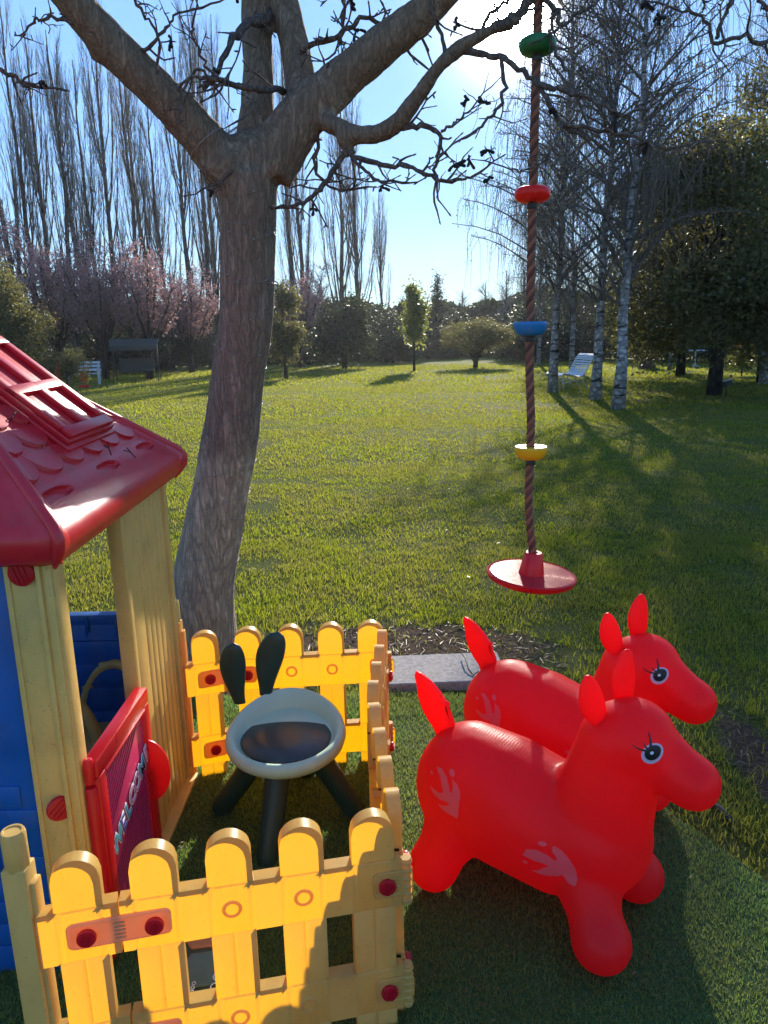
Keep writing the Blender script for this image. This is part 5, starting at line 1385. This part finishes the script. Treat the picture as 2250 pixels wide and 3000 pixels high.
# yellow and orange shrubs at the far right
Y1 = leafy('yellow_shrub', 51, rblobs(51, 10, (0, 0, 1.5), (.45, .45, 1.0), .22, .4, .4), 2600, .10, M['brightleaf'], ([(0, 0, 0), (0, 0, .8), (0, 0, 2)], [.04, .03, .01]))
px_place(Y1, 2.8, 1603, 26, 728, scale=.75, label='yellow green shrub between the two dark trunks at the far right')
O1 = leafy('orange_shrub', 52, rblobs(52, 12, (0, 0, 1.4), (.9, .6, .8), .3, .5, .2), 3200, .10, M['orangeleaf'], ([(0, 0, 0), (0, 0, .8), (0, 0, 2)], [.05, .04, .02]))
px_place(O1, 2.6, 1638, 29, 722, scale=1.0, label='orange leaved shrub behind the right hand dark trunk')

# ============================================================ GARDEN FURNITURE
bb = gnd(1232, 838)
bench = thing('garden_lounger', 'white slatted garden lounge bench with a curved back between two birches', 'bench', (bb.x, bb.y, 0), R(-84))
# local: x along seat width, y front(-)/back(+)
prof_ = [(-.52, .40), (-.42, .435), (-.28, .42), (-.12, .375), (0, .345), (.10, .36), (.17, .43), (.23, .54), (.30, .68), (.38, .82), (.46, .93), (.52, .97)]
for i in range(len(prof_) * 2 - 2):
    k = i / 2; a = Vector((0, *prof_[int(k)])); b = Vector((0, *prof_[min(int(k) + 1, len(prof_) - 1)])); c = a.lerp(b, k - int(k)); dd2 = (b - a).normalized()
    mb = MB(); rot = Matrix.Rotation(math.atan2(dd2.z, dd2.y), 3, 'X'); mb.box(c + Vector((0, 0, .015)), (1.35, .050, .018), rot); mb.build('slat', M['wpaint'], bench, bevel=.003, smooth=False)
for sx in (-.62, 0, .62):
    mb = MB(); mb.tube([(sx, y, z) for y, z in prof_], .016, 8)
    mb.tube([(sx, -.44, .42), (sx, -.46, .2), (sx, -.40, 0)], .016, 8); mb.tube([(sx, .22, .52), (sx, .12, .25), (sx, .30, 0)], .016, 8); mb.tube([(sx, -.45, .17), (sx, -.1, .26), (sx, .16, .2)], .012, 8)
    mb.build('frame', M['wpaint'], bench)
sw = gnd(298, 824)
swing = thing('canopy_swing', 'garden swing seat with a dusty fabric canopy standing in shade under the blossom trees', 'swing seat', (sw.x, sw.y, 0), R(12)); swing.scale = (.74, .8, .86)
mb = MB(); mb.add([(-1.25, -.75, 1.72), (1.25, -.75, 1.72), (1.35, .0, 2.02), (-1.35, .0, 2.02), (-1.25, .75, 1.78), (1.25, .75, 1.78), (-1.25, -.76, 1.50), (1.25, -.76, 1.50)], [(0, 1, 2, 3), (3, 2, 5, 4), (6, 7, 1, 0)])
cn = mb.build('canopy', M['canvas'], swing, smooth=False); s_ = cn.modifiers.new('s', 'SOLIDIFY'); s_.thickness = .03; bake_mods(cn)
for sx in (-1.2, 1.2):
    mb = MB(); mb.tube([(sx, -.8, 0), (sx, -.05, 1.95)], .028, 8); mb.tube([(sx, .8, 0), (sx, .05, 1.95)], .028, 8); mb.build('frame', M['canvas'], swing)
mb = MB(); mb.box((0, 0, .52), (1.9, .6, .10)); mb.build('seat', M['canvas'], swing, bevel=.02)
mb = MB(); mb.box((0, .33, .82), (1.9, .10, .55), Matrix.Rotation(R(-12), 3, 'X')); mb.build('backrest', M['canvas'], swing, bevel=.02)
mb = MB()
for sx in (-.95, .95): mb.tube([(sx, 0, .55), (sx, 0, 1.95)], .012, 6)
mb.build('hanger', M['dark'], swing)
cb = gnd(182, 832)
gb = thing('garden_bench', 'small white wooden garden bench under the trees at the far left', 'bench', (cb.x, cb.y, 0), R(15))
mb = MB()
for k in range(4): mb.box((0, -.22 + k * .13, .44), (1.3, .10, .03))
mb.build('seat', M['wpaint'], gb, smooth=False)
mb = MB()
for k in range(3): mb.box((0, .28 + k * .02, .58 + k * .14), (1.3, .025, .09))
mb.build('backrest', M['wpaint'], gb, smooth=False)
for sx in (-.58, .58):
    mb = MB(); mb.box((sx, -.24, .22), (.06, .06, .44)); mb.box((sx, .26, .45), (.06, .06, .9)); mb.box((sx, 0, .64), (.07, .56, .04)); mb.box((sx, -.24, .53), (.05, .05, .22)); mb.build('leg', M['wpaint'], gb, smooth=False)
rb = gnd(150, 838)
for i, (dx, h_, lb) in enumerate(((-.35, 1.0, 'narrow red upright board left of the small white bench'), (.55, .55, 'short red upright board touching the small white bench'))):
    o = thing('red_board', lb, 'board', (rb.x + dx, rb.y, 0), R(8), 'red upright boards by the white bench')
    mb = MB(); mb.box((0, 0, h_ / 2 + .1), (.22, .035, h_ - .2), Matrix.Rotation(R(4), 3, 'Y')); mb.build('board', M['vred'], o, bevel=.01)
    mb = MB(); mb.box((0, 0, .05), (.34, .26, .10)); mb.build('foot', M['vred'], o, bevel=.01)
tb = gnd(1397, 797)
o = thing('planter_tub', 'squat brown tub standing on the lawn behind the nearest birch', 'planter', (tb.x, tb.y, 0))
mb = MB(); mb.lathe([(.34, 0), (.42, .75), (.46, .76), (.46, .85), (.40, .85), (.37, .74), (.0001, .74)], 20); mb.build('tub', M['terra'], o, angle=40)
mb = MB(); mb.lathe([(.36, .745), (.2, .77), (.0001, .78)], 16); mb.build('soil', M['deadpod'], o)
wt = gnd(1500, 792)
o = thing('garden_table', 'small white round garden table in shade among the far trees at the right', 'table', (wt.x, wt.y, 0))
mb = MB(); mb.lathe([(.0001, .70), (.5, .70), (.52, .72), (.5, .745), (.0001, .745)], 28); mb.build('tabletop', M['wpaint'], o, angle=40)
mb = MB(); mb.lathe([(.22, 0), (.2, .03), (.045, .06), (.04, .70)], 14); mb.build('pedestal', M['wpaint'], o, angle=40)
lb_ = gnd(1568, 856)
o = thing('garden_spotlight', 'small black garden spotlight on a stake beside the dark tree trunk', 'lamp', (lb_.x, lb_.y, 0))
mb = MB(); mb.tube([(0, 0, 0), (0, 0, .26)], .018, 8); mb.build('stake', M['dark'], o)
mb = MB(); mb.tube([(-.09, -.03, .27), (.02, 0, .31), (.11, .03, .34)], [.075, .075, .045], 14); mb.build('lamp_head', M['dark'], o, angle=40)
mb = MB(); mb.box((.0, 0, .385), (.2, .13, .014), Matrix.Rotation(R(-15), 3, 'Y')); mb.build('solar_panel', M['wpaint'], o, smooth=False)

# ============================================================ LIGHT, SKY, CAMERA
sd = ray(1500, 28); sd.normalize(); EL = math.asin(sd.z); AZ = math.atan2(sd.x, sd.y)
w = bpy.data.worlds.new('World'); SC.world = w; w.use_nodes = True; nt = w.node_tree; nt.nodes.clear()
out = nt.nodes.new('ShaderNodeOutputWorld'); bg = nt.nodes.new('ShaderNodeBackground'); sky = nt.nodes.new('ShaderNodeTexSky')
sky.sky_type = 'NISHITA'; sky.sun_disc = False; sky.sun_elevation = EL; sky.sun_rotation = AZ; sky.altitude = 300; sky.air_density = 1.0; sky.dust_density = .0; sky.ozone_density = 3.0
bg.inputs['Strength'].default_value = .33
geo = nt.nodes.new('ShaderNodeTexCoord'); dot = nt.nodes.new('ShaderNodeVectorMath'); dot.operation = 'DOT_PRODUCT'; dot.inputs[1].default_value = sd
def mth(op, a, b):
    m_ = nt.nodes.new('ShaderNodeMath'); m_.operation = op
    for i, v in enumerate((a, b)):
        if hasattr(v, 'links'): nt.links.new(v, m_.inputs[i])
        else: m_.inputs[i].default_value = v
    return m_.outputs[0]
nrm_ = nt.nodes.new('ShaderNodeVectorMath'); nrm_.operation = 'NORMALIZE'; nt.links.new(geo.outputs['Generated'], nrm_.inputs[0]); nt.links.new(nrm_.outputs[0], dot.inputs[0])
d0 = mth('MAXIMUM', dot.outputs['Value'], 0.0)
glow = mth('ADD', mth('MULTIPLY', mth('POWER', d0, 3200), 300.0), mth('ADD', mth('MULTIPLY', mth('POWER', d0, 500), 2.5), mth('MULTIPLY', mth('POWER', d0, 120), .2)))
gc = nt.nodes.new('ShaderNodeVectorMath'); gc.operation = 'SCALE'; gc.inputs[0].default_value = (1.0, .96, .88); nt.links.new(glow, gc.inputs['Scale'])
ad = nt.nodes.new('ShaderNodeVectorMath'); ad.operation = 'ADD'; tn = nt.nodes.new('ShaderNodeVectorMath'); tn.operation = 'MULTIPLY'; tn.inputs[1].default_value = (.83, .98, 1.15); nt.links.new(sky.outputs[0], tn.inputs[0]); 
def vm(op, a, b=None, sc_=None):
    q_ = nt.nodes.new('ShaderNodeVectorMath'); q_.operation = op
    for i, v in enumerate((a, b)):
        if v is None: continue
        if hasattr(v, 'links'): nt.links.new(v, q_.inputs[i])
        else: q_.inputs[i].default_value = v
    if sc_ is not None: q_.inputs['Scale'].default_value = sc_
    return q_.outputs[0]
ln = nt.nodes.new('ShaderNodeVectorMath'); ln.operation = 'LENGTH'; nt.links.new(tn.outputs[0], ln.inputs[0])
sf = mth('DIVIDE', 1.0, mth('ADD', 1.0, mth('MULTIPLY', ln.outputs['Value'], .33)))
sq = nt.nodes.new('ShaderNodeVectorMath'); sq.operation = 'SCALE'; nt.links.new(tn.outputs[0], sq.inputs[0]); nt.links.new(sf, sq.inputs['Scale']); soft = sq.outputs[0]
nt.links.new(soft, ad.inputs[0]); nt.links.new(gc.outputs[0], ad.inputs[1])
nt.links.new(ad.outputs[0], bg.inputs['Color']); nt.links.new(bg.outputs[0], out.inputs[0])
sl = bpy.data.lights.new('sun', 'SUN'); sl.energy = 4.0; sl.angle = R(.53); sl.color = (1.0, .91, .78)
so = bpy.data.objects.new('sun', sl); COL.objects.link(so); so.rotation_euler = (-sd).to_track_quat('-Z', 'Y').to_euler(); so.location = (0, 0, 20)

cd = bpy.data.cameras.new('camera'); cam = bpy.data.objects.new('camera', cd); COL.objects.link(cam); SC.camera = cam
cd.sensor_fit = 'VERTICAL'; cd.sensor_height = 36; cd.lens = F_PX / 3000 * 36; cd.clip_start = .05; cd.clip_end = 1000
cam.matrix_world = Matrix.Translation((0, 0, CAM_H)) @ Matrix.Rotation(math.pi / 2 - PITCH, 4, 'X') @ Matrix.Rotation(-ROLL, 4, 'Z')
SC.view_settings.view_transform = 'Standard'; SC.view_settings.look = 'None'; SC.view_settings.exposure = 1.1; SC.view_settings.gamma = 1
SC.cycles.max_bounces = 8; SC.cycles.diffuse_bounces = 4; SC.cycles.transmission_bounces = 6; SC.cycles.transparent_max_bounces = 8
SC.cycles.use_adaptive_sampling = True; SC.cycles.adaptive_threshold = .02
SC.cycles.sample_clamp_indirect = 8


mh = bpy.data.materials.new('haze air'); mh.use_nodes = True; ht = mh.node_tree; ht.nodes.clear()
ho = ht.nodes.new('ShaderNodeOutputMaterial'); pv = ht.nodes.new('ShaderNodeVolumePrincipled')
pv.inputs['Color'].default_value = (.95, .97, 1, 1); pv.inputs['Density'].default_value = .0004; pv.inputs['Anisotropy'].default_value = .45
ht.links.new(pv.outputs[0], ho.inputs['Volume'])
mb = MB(); mb.box((0, 150, 17), (460, 350, 36)); tag(mb.build('haze', mh, smooth=False), kind='stuff')
SC.cycles.volume_bounces = 0
